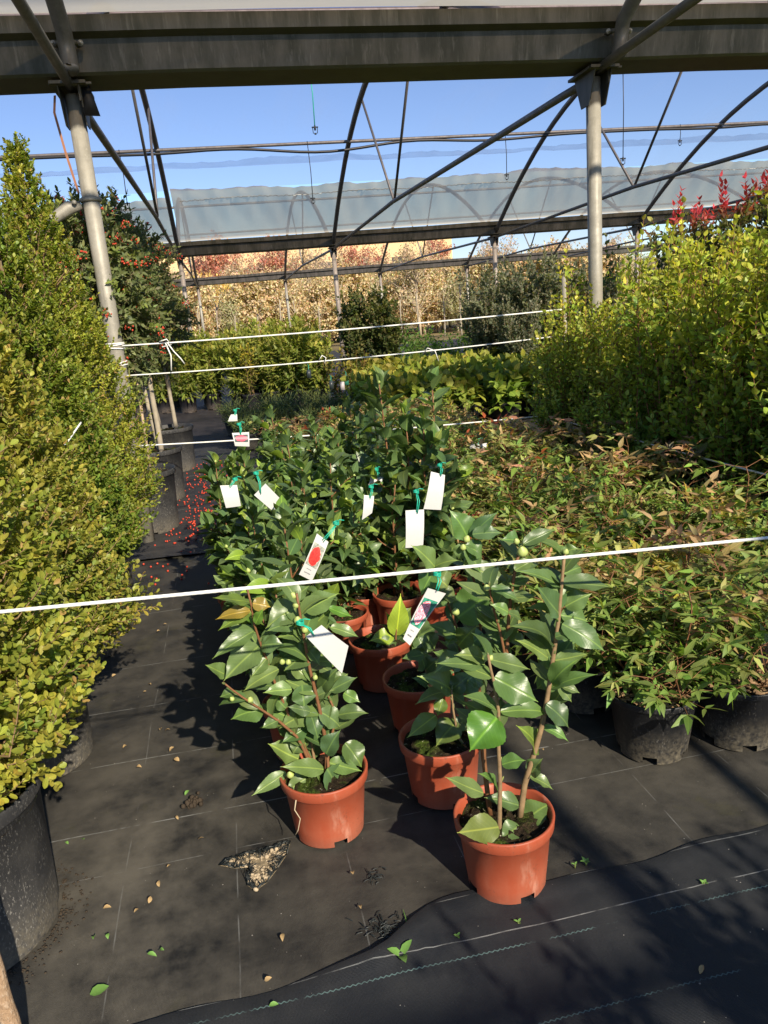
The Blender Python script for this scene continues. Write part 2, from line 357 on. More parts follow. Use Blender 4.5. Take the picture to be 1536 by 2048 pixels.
    def build(s, name, mat, parent=None, loc=None, smooth=True):
        me = bpy.data.meshes.new(name)
        if s.n:
            v = np.concatenate(s.v); l = np.concatenate(s.l); z = np.concatenate(s.z)
            me.vertices.add(len(v)); me.vertices.foreach_set("co", v.ravel())
            me.loops.add(len(l)); me.loops.foreach_set("vertex_index", l)
            st = np.concatenate([[0], np.cumsum(z)[:-1]]).astype(np.int32)
            me.polygons.add(len(z)); me.polygons.foreach_set("loop_start", st)
            me.polygons.foreach_set("use_smooth", np.full(len(z), bool(smooth)))
            a = me.attributes.new("Col", 'FLOAT_COLOR', 'POINT')
            a.data.foreach_set("color", np.concatenate([np.concatenate(s.c), np.ones((len(v), 1))], 1).astype(np.float32).ravel())
            b = me.attributes.new("luv", 'FLOAT2', 'POINT'); b.data.foreach_set("vector", np.concatenate(s.u).astype(np.float32).ravel())
            me.update(calc_edges=True); me.validate()
        me.materials.append(MATS[mat] if isinstance(mat, str) else mat)
        o = bpy.data.objects.new(name, me); COL.objects.link(o)
        if parent is not None: o.parent = parent
        if loc is not None: o.location = loc
        return o

def tag(o, label=None, cat=None, group=None, kind=None):
    if label: o["label"] = label
    if cat: o["category"] = cat
    if group: o["group"] = group
    if kind: o["kind"] = kind
    return o
def thing(name, label, cat, loc=(0, 0, 0), group=None, rz=0.0, scale=1.0):
    o = bpy.data.objects.new(name, None); COL.objects.link(o); o.location = loc; o.rotation_euler = (0, 0, rz)
    o.scale = (scale,) * 3; o.empty_display_size = .1
    return tag(o, label, cat, group)
CHILD = {}
def copy_tree(o, loc, rz, label, group=None, scale=1.0, name=None):
    def rec(a, par):
        c = a.copy(); COL.objects.link(c)
        if par is not None: c.parent = par
        for ch in a.children: rec(ch, c)
        return c
    c = rec(o, None); c.location = loc; c.rotation_euler = (0, 0, rz); c.scale = (scale,) * 3
    c["label"] = label
    if group: c["group"] = group
    return c

# leaf templates: (verts x in 0..1 along, y in -.5...5 across), quads
def template(xs, ws, across=2, serr=0.0):
    xs = np.asarray(xs, float); ws = np.asarray(ws, float); ys = np.linspace(-1, 1, across + 1); V = []
    for i, (x, w) in enumerate(zip(xs, ws)):
        w2 = w * (1 + (serr if i % 2 else -serr) * (0 < i < len(xs) - 1))
        for y in ys: V.append([x - (.03 * abs(y) * (w > .2)), .5 * y * (w2 if abs(y) == 1 else w), 0])
    k = across + 1
    Q = [[i * k + j, i * k + j + 1, (i + 1) * k + j + 1, (i + 1) * k + j] for i in range(len(xs) - 1) for j in range(across)]
    return np.array(V), np.array(Q)
_x = np.linspace(0, 1, 22); _w = np.sin(np.pi * np.clip(_x / .93, 0, 1) ** .82) ** .82 * .98
_w = np.maximum(_w, .13 * (1 - _x) + .02); _w[0] = .05; _w[-1] = .02
T_CAM_HI = template(_x, _w, 4, .022); T_CAM_HI[0][:, 2] = .09 * np.sin(11 * T_CAM_HI[0][:, 0] + 4 * T_CAM_HI[0][:, 1]) * np.abs(2 * T_CAM_HI[0][:, 1]) - .3 * np.clip(T_CAM_HI[0][:, 0] - .55, 0, 1) ** 2
_x2 = np.array([0, .1, .25, .45, .65, .82, .92, 1]); T_CAM = template(_x2, np.array([.06, .5, .86, 1, .86, .5, .2, .03]), 2)
T_BOX = template([0, .3, .62, .88, 1], [.16, .72, 1, .72, .2], 2)
T_LOW = template([0, .5, 1], [.25, 1, .2], 2)
T_LANCE = template([0, .3, .6, 1], [.15, 1, .72, .04], 2)
T_OVAL = template([0, .22, .5, .8, 1], [.12, .8, 1, .62, .05], 2)

def unit(rs, n):
    v = rs.normal(size=(n, 3)); return v / np.linalg.norm(v, axis=1)[:, None]
def along(poly, ts):
    P = np.asarray(poly, float); d = np.concatenate([[0], np.cumsum(np.linalg.norm(np.diff(P, axis=0), axis=1))])
    t = np.asarray(ts) * d[-1]
    pos = np.stack([np.interp(t, d, P[:, i]) for i in range(3)], 1)
    e = d[-1] * .02 + 1e-5
    a = np.stack([np.interp(np.minimum(t + e, d[-1]), d, P[:, i]) - np.interp(np.maximum(t - e, 0), d, P[:, i]) for i in range(3)], 1)
    return pos, a / (np.linalg.norm(a, axis=1)[:, None] + 1e-9), d[-1]
def leaf_frames(rs, pos, tan, ang, opposite=False, jitter=.35):
    n = len(pos); ph0 = rs.uniform(0, 6.28)
    i = np.arange(n)
    ph = ph0 + (np.where(i % 2, np.pi, 0) + (i // 2) * 1.57 if opposite else i * 2.3999) + rs.normal(0, jitter, n)
    ref = np.where(np.abs(tan[:, 2:3]) < .9, np.array([[0, 0, 1.]]), np.array([[1., 0, 0]]))
    a = np.cross(tan, ref); a /= np.linalg.norm(a, axis=1)[:, None]; b = np.cross(tan, a)
    r = np.cos(ph)[:, None] * a + np.sin(ph)[:, None] * b
    an = (np.broadcast_to(ang, (n,)) + rs.normal(0, .18, n))[:, None]
    T = tan * np.cos(an) + r * np.sin(an); N = tan * np.sin(an) - r * np.cos(an)
    return T, N
def lerp(a, b, t): a = np.asarray(a, float); b = np.asarray(b, float); t = np.asarray(t)[..., None]; return a * (1 - t) + b * t
def vary(rs, C, amt=.18):
    C = np.asarray(C, float); n = len(C)
    return np.clip(C * (1 + rs.normal(0, amt, (n, 1))) * (1 + rs.normal(0, amt * .35, (n, 3))), .004, 1)
def bent(rs, a, b, k=6, wob=.02):
    a = np.asarray(a, float); b = np.asarray(b, float); t = np.linspace(0, 1, k)[:, None]
    off = rs.normal(0, wob, 3); return a * (1 - t) + b * t + off * np.sin(np.pi * t) + rs.normal(0, wob * .15, (k, 3)) * np.sin(np.pi * t)

# pots -------------------------------------------------------------
def pot_mb(r0, r1, h, lip_h, lip=.008, seg=48, notches=4, nh=.014):
    m = MB(); zl = h - lip_h; rl = r0 + (r1 - lip - r0) * zl / h
    prof = [(r0, 0), (r0 + .001, nh), (r0 + (rl - r0) * .35, zl * .35), (rl, zl - .002), (rl + lip * .8, zl + .002), (r1 - .002, zl + .006), (r1, h - .003), (r1 - .001, h), (r1 - .005, h), (r1 - .008, h - .004), (rl - .004, zl), (r0 - .003, nh + .002)]
    m.lathe(prof, seg, skip=lambda i, j: i == 0 and (j % (seg // notches)) in (0, 1, 2))
    m.lathe([(r0 - .001, nh), (.0, nh + .0005)], seg); return m
def soil_mb(rs, r, z, amp=.006, n=9, seg=30):
    m = MB(); rr = np.linspace(.0, 1, n); th = np.arange(seg) * 2 * np.pi / seg; V = []
    for i, q in enumerate(rr):
        for t in th:
            V.append([q * r * math.cos(t), q * r * math.sin(t), z + rs.normal(0, amp) * (.3 + .7 * (0 < i < n - 1)) + amp * 1.5 * (1 - q)])
    Q = [[i * seg + j, i * seg + (j + 1) % seg, (i + 1) * seg + (j + 1) % seg, (i + 1) * seg + j] for i in range(n - 1) for j in range(seg)]
    m.quads(V, Q); return m

# ------------------------------------------------------------------ the ground
def sheet(name, x0, x1, y0, y1, z, nx, ny, mat, rs, amp=.002, edge=None, label=None):
    m = MB(); xs = np.linspace(x0, x1, nx); ys = np.linspace(y0, y1, ny); X, Y = np.meshgrid(xs, ys)
    ph = rs.uniform(0, 6.28, (10, 3)); Z = np.zeros_like(X)
    for a, b, c in ph: Z += np.sin(X * (2 + 5 * a / 6) * 1.6 + a * 3) * np.sin(Y * (2 + 5 * b / 6) * 1.5 + c * 2)
    Z = z + amp * (Z / 3 + 1)
    if edge is not None: X, Y, Z = edge(X, Y, Z)
    V = np.stack([X, Y, Z], -1).reshape(-1, 3)
    Q = [[j * nx + i, j * nx + i + 1, (j + 1) * nx + i + 1, (j + 1) * nx + i] for j in range(ny - 1) for i in range(nx - 1)]
    m.quads(V, Q); o = m.build(name, mat); tag(o, label, "ground cover", kind="structure"); return o
rs = np.random.RandomState(3)
m = MB(); m.quads([[-400, -60, -.012], [400, -60, -.012], [400, 400, -.012], [-400, 400, -.012]], [[0, 1, 2, 3]])
tag(m.build("ground", "dry_field"), "dry tan open field reaching to the horizon", "ground", kind="structure")
def old_edge(X, Y, Z):
    near = np.clip((1.36 - Y) / .05, 0, 1)
    return X, Y + .012 * np.sin(X * 9) * near, Z
sheet("old_weed_mat", -3.2, 4.6, 1.0, 4.28, .002, 200, 100, "old_weed_mat", rs, .0022, old_edge, "dusty worn black weed mat under the camellia pots")
def new_edge(X, Y, Z):
    t = np.clip((Y + 2.5) / (1.2 + 2.5), 0, 1)
    far = 1.195 + .11 * (1 / (1 + np.exp(-(X - .2) / .03))) + .012 * np.sin(X * 7.3) + .006 * np.sin(X * 23)
    Yn = -2.5 + t * (far + 2.5); e = np.clip((Yn - far + .03) / .03, 0, 1)
    pocket = np.exp(-((X - .17) / .09) ** 2 - ((Yn - 1.24) / .06) ** 2) * .012
    ridge = np.exp(-((Yn - far + .012) / .012) ** 2) * (.004 + .003 * np.sin(X * 5) + .003 * np.sin(X * 17))
    r2 = np.exp(-((Yn - 1.19 - .01 * np.sin(X * 3)) / .01) ** 2) * .003 * (X > .1)
    return X, Yn, Z + .004 + ridge + pocket + r2 - .004 * e * (e > .9)
sheet("new_weed_mat", -3.2, 4.6, -2.5, 1.2, .006, 240, 170, "new_weed_mat", rs, .0014, new_edge, "clean dark weed mat strip along the front")
def far_edge(X, Y, Z):
    n = np.clip((4.5 - Y) / .4, 0, 1); return X, Y + .03 * np.sin(X * 5) * n, Z + .012 * np.exp(-((Y - 4.15) / .04) ** 2) * (1 + np.sin(X * 11) * .6)
sheet("far_weed_mat", -6, 12, 4.12, 26, .008, 120, 140, "far_weed_mat", rs, .003, far_edge, "black weed mat farther back along the aisle")

# torn hole with gravel
rs = np.random.RandomState(11)
hx = [(440, 1738), (470, 1722), (520, 1712), (560, 1700), (582, 1690), (575, 1716), (556, 1745), (536, 1772), (512, 1790), (496, 1778), (505, 1755), (500, 1742), (470, 1744)]
hp = np.array([G(*p) for p in hx]); hc = hp.mean(0)
m = MB(); V = [hc + [0, 0, .0115]] + [p + [0, 0, .0095] for p in hp]
m.add(V, np.array([[0, i + 1, (i + 1) % len(hp) + 1] for i in range(len(hp))]), np.full(len(hp), 3))
tag(m.build("bare_soil", "sand_grit", smooth=False), "bare soil showing through a tear in the weed mat", "soil", kind="structure")
m = MB()
for k in range(420):
    a, b = rs.randint(0, len(hp)), rs.rand(3); b /= b.sum()
    p = hc * b[0] + hp[a] * b[1] + hp[(a + 1) % len(hp)] * b[2]; big = rs.rand() < .12 or (p[1] < 1.5 and rs.rand() < .4)
    r = rs.uniform(.004, .0075) if big else rs.uniform(.0012, .003)
    m.ellipsoid(p + [0, 0, .011 + r * .3], (r, r * rs.uniform(.6, 1), r * .6), 6, 4, unit(rs, 1)[0] * [.3, .3, 1])
tag(m.build("gravel", "stone"), "tan gravel in the tear of the weed mat", "gravel", kind="stuff")
m = MB()
for i in range(len(hp)):
    a, b = hp[i], hp[(i + 1) % len(hp)]
    for k in range(22):
        t = rs.rand(); p = a * (1 - t) + b * t; d = (hc - p); d[2] = 0; d = _n(d + rs.normal(0, .02, 3)) * rs.uniform(.008, .03)
        m.tube([p + [0, 0, .012], p + d * .5 + [0, 0, .016 + rs.rand() * .004], p + d + [0, 0, .013]], .0007, 4)
    m.tube([a + [0, 0, .011], (a + b) / 2 + [0, 0, .017], b + [0, 0, .011]], [.001, .0022, .001], 5)
tag(m.build("frayed_mat_edge", "dark_hose"), "frayed threads round the gravel tear in the mat", "torn fabric", kind="stuff")

# ------------------------------------------------------------------ the shade house
GY = [-6.2, 4.51, 15.2, 26.6]; GX = [-6.3, -3.4, -.58, 2.25, 5.45, 8.5, 11.6]; GZ = 2.42; APEX = 1.72
def arch_z(u): return GZ + APEX * max(0.0, 1 - u * u) ** 1.06
house = thing("shade_house", "long shade house of galvanised arches, gutters and posts over the plants", "greenhouse", (0, 4.51, 0))
OFF = np.array([0, -4.51, 0])
def part(mb, name, mat, parent=house, **k): return mb.build(name, mat, parent, OFF if parent is house else None, **k)
XR = np.linspace(-11, 16, 28)
for gi, gy in enumerate(GY):
    prof = [(-.135, .0), (.135, .0), (.15, .012), (.17, .15), (.225, .165), (.23, .235), (.222, .235), (.216, .175), (.158, .16), (.13, .03), (-.13, .03), (-.158, .16), (-.216, .175), (-.222, .235), (-.23, .235), (-.225, .165), (-.17, .15), (-.15, .012)]
    m = MB(); k = len(prof); rs = np.random.RandomState(gi); V = []
    for x in XR:
        s_ = .004 * math.sin(x * 2.3 + gi)
        for (y, z) in prof: V.append([x, gy + y, GZ + z + s_])
    Q = [[i * k + j, (i + 1) * k + j, (i + 1) * k + (j + 1) % k, i * k + (j + 1) % k] for i in range(len(XR) - 1) for j in range(k)]
    m.quads(V, Q); part(m, "gutter", "gutter_metal", smooth=False)
    for gx in GX:
        r = .042
        m = MB(); m.tube([[gx, gy, -.01], [gx, gy, 1.2], [gx, gy, GZ - .05]], r, 18); p = part(m, "post", "galvanised_post")
        b = MB(); b.box([gx, gy, GZ - .026], [.17, .30, .014])
        for sx in (-1, 1): b.quads([[gx + sx * .047, gy - .13, GZ - .03], [gx + sx * .047, gy + .13, GZ - .03], [gx + sx * .047, gy + .05, GZ - .2], [gx + sx * .047, gy - .05, GZ - .2],
                                    [gx + sx * .053, gy - .13, GZ - .03], [gx + sx * .053, gy + .13, GZ - .03], [gx + sx * .053, gy + .05, GZ - .2], [gx + sx * .053, gy - .05, GZ - .2]],
                                   [[0, 1, 2, 3], [7, 6, 5, 4], [0, 4, 5, 1], [1, 5, 6, 2], [2, 6, 7, 3], [3, 7, 4, 0]])
        b.tube([[gx - .09, gy - .12, GZ - .028], [gx + .11, gy - .12, GZ - .028]], .008, 6); b.tube([[gx + .045, gy - .1, GZ - .1], [gx + .045, gy - .1, GZ + .0]], .007, 6)
        b.build("bracket", "gutter_metal", p, smooth=False)
for si in range(3):
    y0, y1 = GY[si], GY[si + 1]; mid = (y0 + y1) / 2; half = (y1 - y0) / 2
    for gx in GX:
        us = np.concatenate([np.linspace(-.985, -.7, 9), np.linspace(-.6, .6, 17), np.linspace(.7, .985, 9)])
        pts = [[gx, mid + u * half, arch_z(u) + (.0 if abs(u) < .97 else -.02)] for u in us]
        pts = [[gx, y0 + .13, GZ - .01]] + pts + [[gx, y1 - .13, GZ - .01]] if si else [[gx + .04, y0 + .2, GZ + .02]] + [[p[0] + .04, min(p[1], y1 - .22), p[2]] for p in pts] + [[gx + .04, y1 - .235, GZ + .0]]
        m = MB(); m.tube(pts, .038, 12); a = part(m, "arch", "galvanised_tube")
        if si == 0:
            for ya, sg in ((y1, -1),):
                c = MB(); th = np.linspace(-.2, math.pi + .2, 13)
                c.tube([[gx + .04 + .047 * math.cos(t), ya - .2 - .055 * math.sin(t), GZ + .115] for t in th], .012, 6)
                c.build("clamp", "gutter_metal", a)
                for sx in (-1, 1):
                    c = MB(); bx = gx + .04 + sx * .062; c.tube([[bx, ya - .19, GZ + .115], [bx, ya - .221, GZ + .115], [bx, ya - .222, GZ + .115], [bx, ya - .232, GZ + .115], [bx, ya - .233, GZ + .115], [bx, ya - .245, GZ + .115]], [.007, .007, .014, .014, .007, .007], 8); c.build("bolt", "bolt_metal", a)
        tz = GZ - .05 if si else GZ - .02
        sag = .09
        m = MB(); m.tube([[gx, y0 + .06, tz], [gx, y0 + .4, tz + .01], [gx, mid, tz + sag], [gx, y1 - .4, tz + .01], [gx, y1 - .06, tz]], .024, 10); part(m, "tie_bar", "galvanised_tube")
        for sg in (-1, 1):
            ye = mid + sg * 1.52
            m = MB(); m.tube([[gx + .02, mid, tz + sag], [gx + .02, ye, arch_z(sg * 1.52 / half)]], .0165, 8); part(m, "strut", "galvanised_tube")
    for u in ((-.48, .48) if si else (-.62, .48)):
        m = MB(); m.tube([[x, mid + u * half, arch_z(u) - .05] for x in XR], .024, 8); part(m, "purlin", "galvanised_tube")
# cloth strips on the slope above each gutter, draped edge, light comes partly through
def cloth(si, ulo, uhi, x0, x1, seed, name, mat, wav=.0, lift=.045):
    y0, y1 = GY[si], GY[si + 1]; mid = (y0 + y1) / 2; half = (y1 - y0) / 2; rs = np.random.RandomState(seed)
    nx, nu = 220, 26; m = MB(); V = []
    xs = np.linspace(x0, x1, nx); ph = rs.uniform(0, 6.28, 6)
    for x in xs:
        d = min(abs(x - g) for g in GX); bay = math.exp(-(d / .22) ** 2)
        e = wav * (.55 * math.sin(x * .9 + ph[0]) + .3 * math.sin(x * 2.3 + ph[1]) + .25 * math.sin(x * 5.1 + ph[2]) + .7 * bay - .3)
        for j in range(nu):
            q = j / (nu - 1); u = uhi + (ulo - e - uhi) * q
            sagd = -.035 * (1 - bay) * math.sin(math.pi * min(1, q + .15)) + .007 * math.sin(x * 17 + q * 9 + ph[3]) * q + .005 * math.sin(x * 31 + ph[4]) * q
            V.append([x, mid + u * half, max(arch_z(u) + lift + sagd, GZ + .243 + .004 * math.sin(x * 2.1)) + (.03 * math.sin(x * 3 + ph[5]) if j == nu - 1 else 0) * wav * 5])
    Q = [[i * nu + j, i * nu + j + 1, (i + 1) * nu + j + 1, (i + 1) * nu + j] for i in range(nx - 1) for j in range(nu - 1)]
    m.quads(V, Q); return part(m, name, mat)
cloth(0, .64, .956, -9, 14, 1, "roof_cloth", "near_grey_film", .01)
cloth(1, .70, .956, -.52, 14, 2, "roof_cloth", "grey_film", .013)
cloth(1, .735, .956, -9, -.6, 4, "roof_cloth", "grey_film", .012)
cloth(2, .55, .985, -9, 14, 5, "roof_cloth", "clear_film", .02)
cloth(1, -.97, .705, -9, 14, 6, "roof_film", "clear_film", .0, .06)
cloth(1, .585, .61, -9, 14, 7, "film_lap", "film_band", .012, .075)
# seam along the draped cloth edge
m = MB(); half = (GY[2] - GY[1]) / 2; mid = (GY[2] + GY[1]) / 2
xs_ = np.arange(-.4, 14, .02); m.tube([[x, mid + .745 * half, arch_z(.745) + .032 + .012 * math.sin(x * 3) + .006 * math.sin(x * 71) + .004 * math.sin(x * 29)] for x in xs_], .006, 4)
part(m, "cloth_seam", "white_card")
# brace, band and torn strap on the post by the boxwoods
m = MB(); a = np.array([-.58, 4.5, 1.86]); m.tube([a + [-.05, 0, -.01], a + [-.11, -.01, -.02], a + [-.2, -.02, -.075], a + [-.9, -.05, -.62]], [.02, .036, .026, .026], 10); part(m, "brace", "galvanised_post")
m = MB(); m.tube([[-.58 + .046 * math.cos(t), 4.51 + .046 * math.sin(t), 1.875] for t in np.linspace(0, 6.28, 20)], .012, 6); m.tube([a + [-.075, -.03, 0], a + [-.075, -.055, 0]], .012, 6); part(m, "band", "galvanised_post")
m = MB(); p = [[-.66, 4.46, 2.36], [-.675, 4.45, 2.28], [-.655, 4.45, 2.1], [-.625, 4.45, 1.9]]
m.quads([q for P in p for q in ([P[0] - .006, P[1], P[2]], [P[0] + .006, P[1] - .002, P[2]])], [[2 * i, 2 * i + 1, 2 * i + 3, 2 * i + 2] for i in range(3)]); part(m, "strap", "strap")
m = MB(); m.quads([[-.55, 4.44, 2.41], [-.49, 4.44, 2.41], [-.455, 4.42, 2.25], [-.53, 4.42, 2.255], [-.55, 4.447, 2.41], [-.49, 4.447, 2.41], [-.455, 4.427, 2.25], [-.53, 4.427, 2.255]], [[0, 1, 2, 3], [7, 6, 5, 4], [0, 4, 5, 1], [1, 5, 6, 2], [2, 6, 7, 3], [3, 7, 4, 0]]); part(m, "rubber_flap", "black_rubber")

# hose along the purlin, drop lines with sprinklers
hy = mid + .48 * half; hz = arch_z(.48) - .05
m = MB(); xs = np.linspace(-11, 16, 120); m.tube([[x, hy - .03, hz - .035 - .05 * (1 - math.cos((x - .3) * 2.1)) * (.5 + .5 * math.sin(x * .7))] for x in xs], .02, 8)
tag(m.build("irrigation_hose", "dark_hose"), "black irrigation hose slung under the roof purlin", "hose")
rs = np.random.RandomState(5)
def sprinkler(x, y, ztop, zbot, label, wire="green_tie"):
    t = thing("hanging_sprinkler", label, "sprinkler", (x, y, zbot), "sprinklers hanging from the roof")
    m = MB(); m.tube([[0, 0, ztop - zbot], [.01, 0, (ztop - zbot) * .5], [0, 0, .04]], .006, 6); m.build("drop_tube", wire, t)
    m = MB(); m.tube([[0, 0, .055], [0, 0, .03], [0, 0, .0]], [.008, .014, .01], 8); m.box([0, 0, .035], [.075, .012, .012]); m.tube([[-.028, 0, .03], [-.025, 0, -.03], [.025, 0, -.03], [.028, 0, .03]], .005, 5); m.tube([[0, 0, -.03], [0, 0, -.045]], .013, 8); m.build("nozzle", "dark_hose", t)
sprinkler(1.38, 9.86, 4.05, 3.3, "sprinkler on a long bright green tube between the two roof arches over the aisle")
sprinkler(5.32, 9.86, 4.05, 2.78, "sprinkler on the longest tube, hanging just past the lone grey front post", "dark_hose")
sprinkler(1.6, 12.4, 3.7, 2.87, "thin sprinkler hanging below the hose over the far grey cloth edge", "dark_hose")
sprinkler(4.7, 12.4, 3.7, 3.05, "sprinkler hanging from the hose beside the middle roof arch", "dark_hose")
sprinkler(7.7, 12.4, 3.7, 3.42, "short sprinkler hanging from the hose above the red-tipped shrubs", "dark_hose")
sprinkler(-1.1, 12.4, 3.7, 2.95, "sprinkler hanging behind the leaning tie bar above the berry tree", "dark_hose")

# ------------------------------------------------------------------ ropes
def rope(name, pts, r, label, sag=0.0, n=40, extra=None):
    P = np.asarray(pts, float); q, t, L = along(P, np.linspace(0, 1, n)); s_ = np.linspace(0, 1, n); q[:, 2] -= sag * 4 * s_ * (1 - s_)
    t_ = thing(name, label, "rope", tuple(P[0])); m = MB(); m.tube(q - P[0], r, 8); m.build("cord", "white_rope", t_)
    if extra is not None:
        for e in extra: MB().tube(np.asarray(e) - P[0], r * .9, 6).build("knot", "white_rope", t_)
    return t_
def ring(c, r, n=14, tilt=.0): return [[c[0] + r * math.cos(t), c[1] + r * math.sin(t), c[2] + tilt * math.cos(t)] for t in np.linspace(0, 6.6, n)]
PL = np.array([-.58, 4.51, 0])
rope("rope", [[-1.7, 1.15, .897], [-.37, 1.15, .8195], [.9, 1.15, .7535], [2.4, 1.15, .67]], .0029, "white rope stretched across the front of the whole display", .0)
rope("rope", [[-.54, 4.47, 1.125], [2.04, 4.5, 1.11]], .0042, "twisted white rope tied highest on the grey post beside the berry tree", .012, extra=[ring(PL + [0, 0, 1.13], .047, tilt=.004), ring(PL + [0, 0, 1.115], .048, tilt=-.006), ring(PL + [0, 0, 1.14], .047), ring(PL + [0, 0, 1.03], .048, tilt=.012), ring(PL + [0, 0, 1.02], .048, tilt=.004),
    [[-.3, 4.46, 1.12], [-.27, 4.44, 1.07], [-.24, 4.44, 1.03], [-.225, 4.45, 1.0]], [[-.31, 4.46, 1.12], [-.29, 4.45, 1.05], [-.3, 4.45, .97]], [[-.34, 4.46, 1.13], [-.3, 4.44, 1.14], [-.28, 4.46, 1.11], [-.33, 4.45, 1.1]]])
rope("rope", [[-.54, 4.47, .965], [2.0, 4.5, .955]], .0036, "pale rope at mid height running behind the tallest camellias", .02, extra=[[[1.14, 4.48, .93], [1.16, 4.45, .96], [1.2, 4.44, .94], [1.22, 4.45, .88]], [[.52, 4.48, .945], [.54, 4.46, .975], [.56, 4.46, .96], [.55, 4.46, .93]]])
rope("rope", [[-.54, 4.47, .575], [1.9, 4.5, .478]], .0042, "lowest white rope crossing behind the camellias", .015)
rope("rope", [[1.9, 4.5, .478], [2.04, 2.64, .45], [2.1, 1.2, .43]], .0042, "grey rope along the foot of the tall hedge shrubs", .01)
a, b = AY(50, 985, 2.25), AY(162, 845, 2.55)
rope("rope", [a + (a - b) * .6, a, (a + b) / 2 + [.01, 0, 0], b], .0028, "short slanting grey twine caught in the boxwood cones")
def stick(p, h, r, label, mat="wood_stake", lean=(0, 0)):
    m = MB(); m.tube([[0, 0, 0], [lean[0] * .5, lean[1] * .5, h * .5], [lean[0], lean[1], h]], [r, r * .95, r * .9], 10); o = m.build("stake", mat, loc=p); return tag(o, label, "stake")
stick((2.05, 4.52, 0), 1.30, .014, "thin grey stake holding the far end of the twisted rope", "galvanised_post")

# ------------------------------------------------------------------ boxwood cones in big grey pots
def box_cone(name, label, loc, seed, R, H, zrim, potr, n, L, ca, cb, cc, rz=0.0, hi=True, wide=0.0, poth=None):
    rs = np.random.RandomState(seed); t = thing(name, label, "boxwood", loc, "clipped boxwood cones along the aisle", rz)
    pot_mb(potr * .9, potr, zrim, .035, .01, 56).build("pot", "grey_plastic", t)
    soil_mb(rs, potr * .95, zrim - .05, .008).build("soil", "potting_soil", t)
    tr = MB(); tr.tube(bent(rs, [0, 0, zrim - .06], [0, 0, H * .92], 8, .02), np.linspace(.016, .004, 8), 8); f = MB(); tw = MB()
    zb = zrim + .035; ph = rs.uniform(0, 6.28, 8)
    P = []; D = []
    u = rs.rand(n * 3); z = 1 - np.sqrt(rs.rand(n * 3)) * .999                                  # more shoots low down, as the cone is wider there
    z = np.where(rs.rand(n * 3) < .25, rs.rand(n * 3), z)[:n]
    th = rs.uniform(0, 2 * np.pi, n)
    bump_ = 1 + .09 * np.sin(3 * th + ph[0] + 5 * z) + .07 * np.sin(5 * th + ph[1] - 9 * z) + .06 * np.sin(17 * z + ph[2] + 2 * th) + .05 * np.sin(9 * th + 23 * z)
    prof = R * np.clip(1 - z, 0, 1) ** .95 * np.clip(.52 + z * 4.5, 0, 1) * bump_ + .012
    q = np.where(rs.rand(n) < .62, rs.uniform(.82, 1.04, n), rs.uniform(.3, .85, n))
    rr = prof * q
    base = np.stack([rr * np.cos(th), rr * np.sin(th), zb + z * (H - zb)], 1)
    out = np.stack([np.cos(th), np.sin(th), .55 + .9 * z + rs.normal(0, .25, n)], 1) + rs.normal(0, .38, (n, 3)); out /= np.linalg.norm(out, axis=1)[:, None]
    ln = rs.uniform(.05, .11, n) * (1 - .5 * z) * (1 + .5 * (rs.rand(n) < .06)) * (L / .02) ** .5
    kk = 13; tt = np.linspace(.12, 1, kk)
    up = np.array([0, 0, 1.])
    pos = base[:, None] + out[:, None] * (ln[:, None, None] * tt[None, :, None]) + up * (ln[:, None] * .22 * tt[None] ** 2)[..., None]
    tan = out[:, None] + up * (.44 * tt[None, :, None]); tan = np.broadcast_to(tan, pos.shape) / np.linalg.norm(tan, axis=2)[..., None]
    pos = pos.reshape(-1, 3); tan = tan.reshape(-1, 3); tl = np.tile(tt, n)
    a = np.cross(tan, up + rs.normal(0, .01, 3)); a /= np.linalg.norm(a, axis=1)[:, None]; b = np.cross(tan, a)
    i = np.tile(np.arange(kk), n); p0 = np.repeat(rs.uniform(0, 6.28, n), kk)
    phi = p0 + np.where(i % 2, np.pi, 0) + (i // 2) * 1.57 + rs.normal(0, .35, len(i)); r_ = np.cos(phi)[:, None] * a + np.sin(phi)[:, None] * b
    an = (1.05 - .55 * tl ** 3 + rs.normal(0, .2, len(i)))[:, None]
    T = tan * np.cos(an) + r_ * np.sin(an); N = tan * np.sin(an) - r_ * np.cos(an) + rs.normal(0, .22, T.shape) + up * .35
    hue = np.repeat(np.clip(.5 + .28 * rs.normal(0, 1, n) + .3 * np.sin(2 * th + ph[4]) * np.sin(6 * z + ph[5]), 0, 1), kk)
    C = lerp(lerp(ca, cb, hue), cc, np.clip(tl - .55, 0, 1) * 1.2 * np.repeat(rs.rand(n), kk)); C = vary(rs, C, .16)
    dry = rs.rand(len(C)) < .025; C[dry] = np.array([.33, .22, .07])
    f.leaves(T_BOX if hi else T_LOW, pos, T, N, L * rs.uniform(.7, 1.15, len(C)) * (1 - .25 * tl ** 4), L * .62 * rs.uniform(.75, 1.1, len(C)), C, .25, -.05)
    for j in range(0, n, 3): tw.tube([base[j], base[j] + out[j] * ln[j] * .6 + up * ln[j] * .08, base[j] + out[j] * ln[j] + up * ln[j] * .22], [.0016, .0012, .0007], 4, False)
    for j in range(0, n, 9): tw.tube([[0, 0, max(zb + .03, base[j][2] - .12 - rr[j] * .4)], base[j] * [.55, .55, 1] - [0, 0, .05], base[j]], [.004, .003, .0018], 5, False)
    tr.build("trunk", "bark", t); tw.build("twigs", "stem_tan", t); f.build("foliage", "box_leaf", t); return t
GRN, YEL, BRZ = (.11, .175, .024), (.29, .29, .04), (.36, .33, .05)
box_cone("boxwood_cone", "yellowing boxwood cone in the biggest scuffed grey pot at the near end of its row", (-.69, 1.52, .01), 21, .34, 1.75, .33, .205, 3000, .0205, (.145, .205, .03), (.30, .285, .042), (.38, .335, .06))
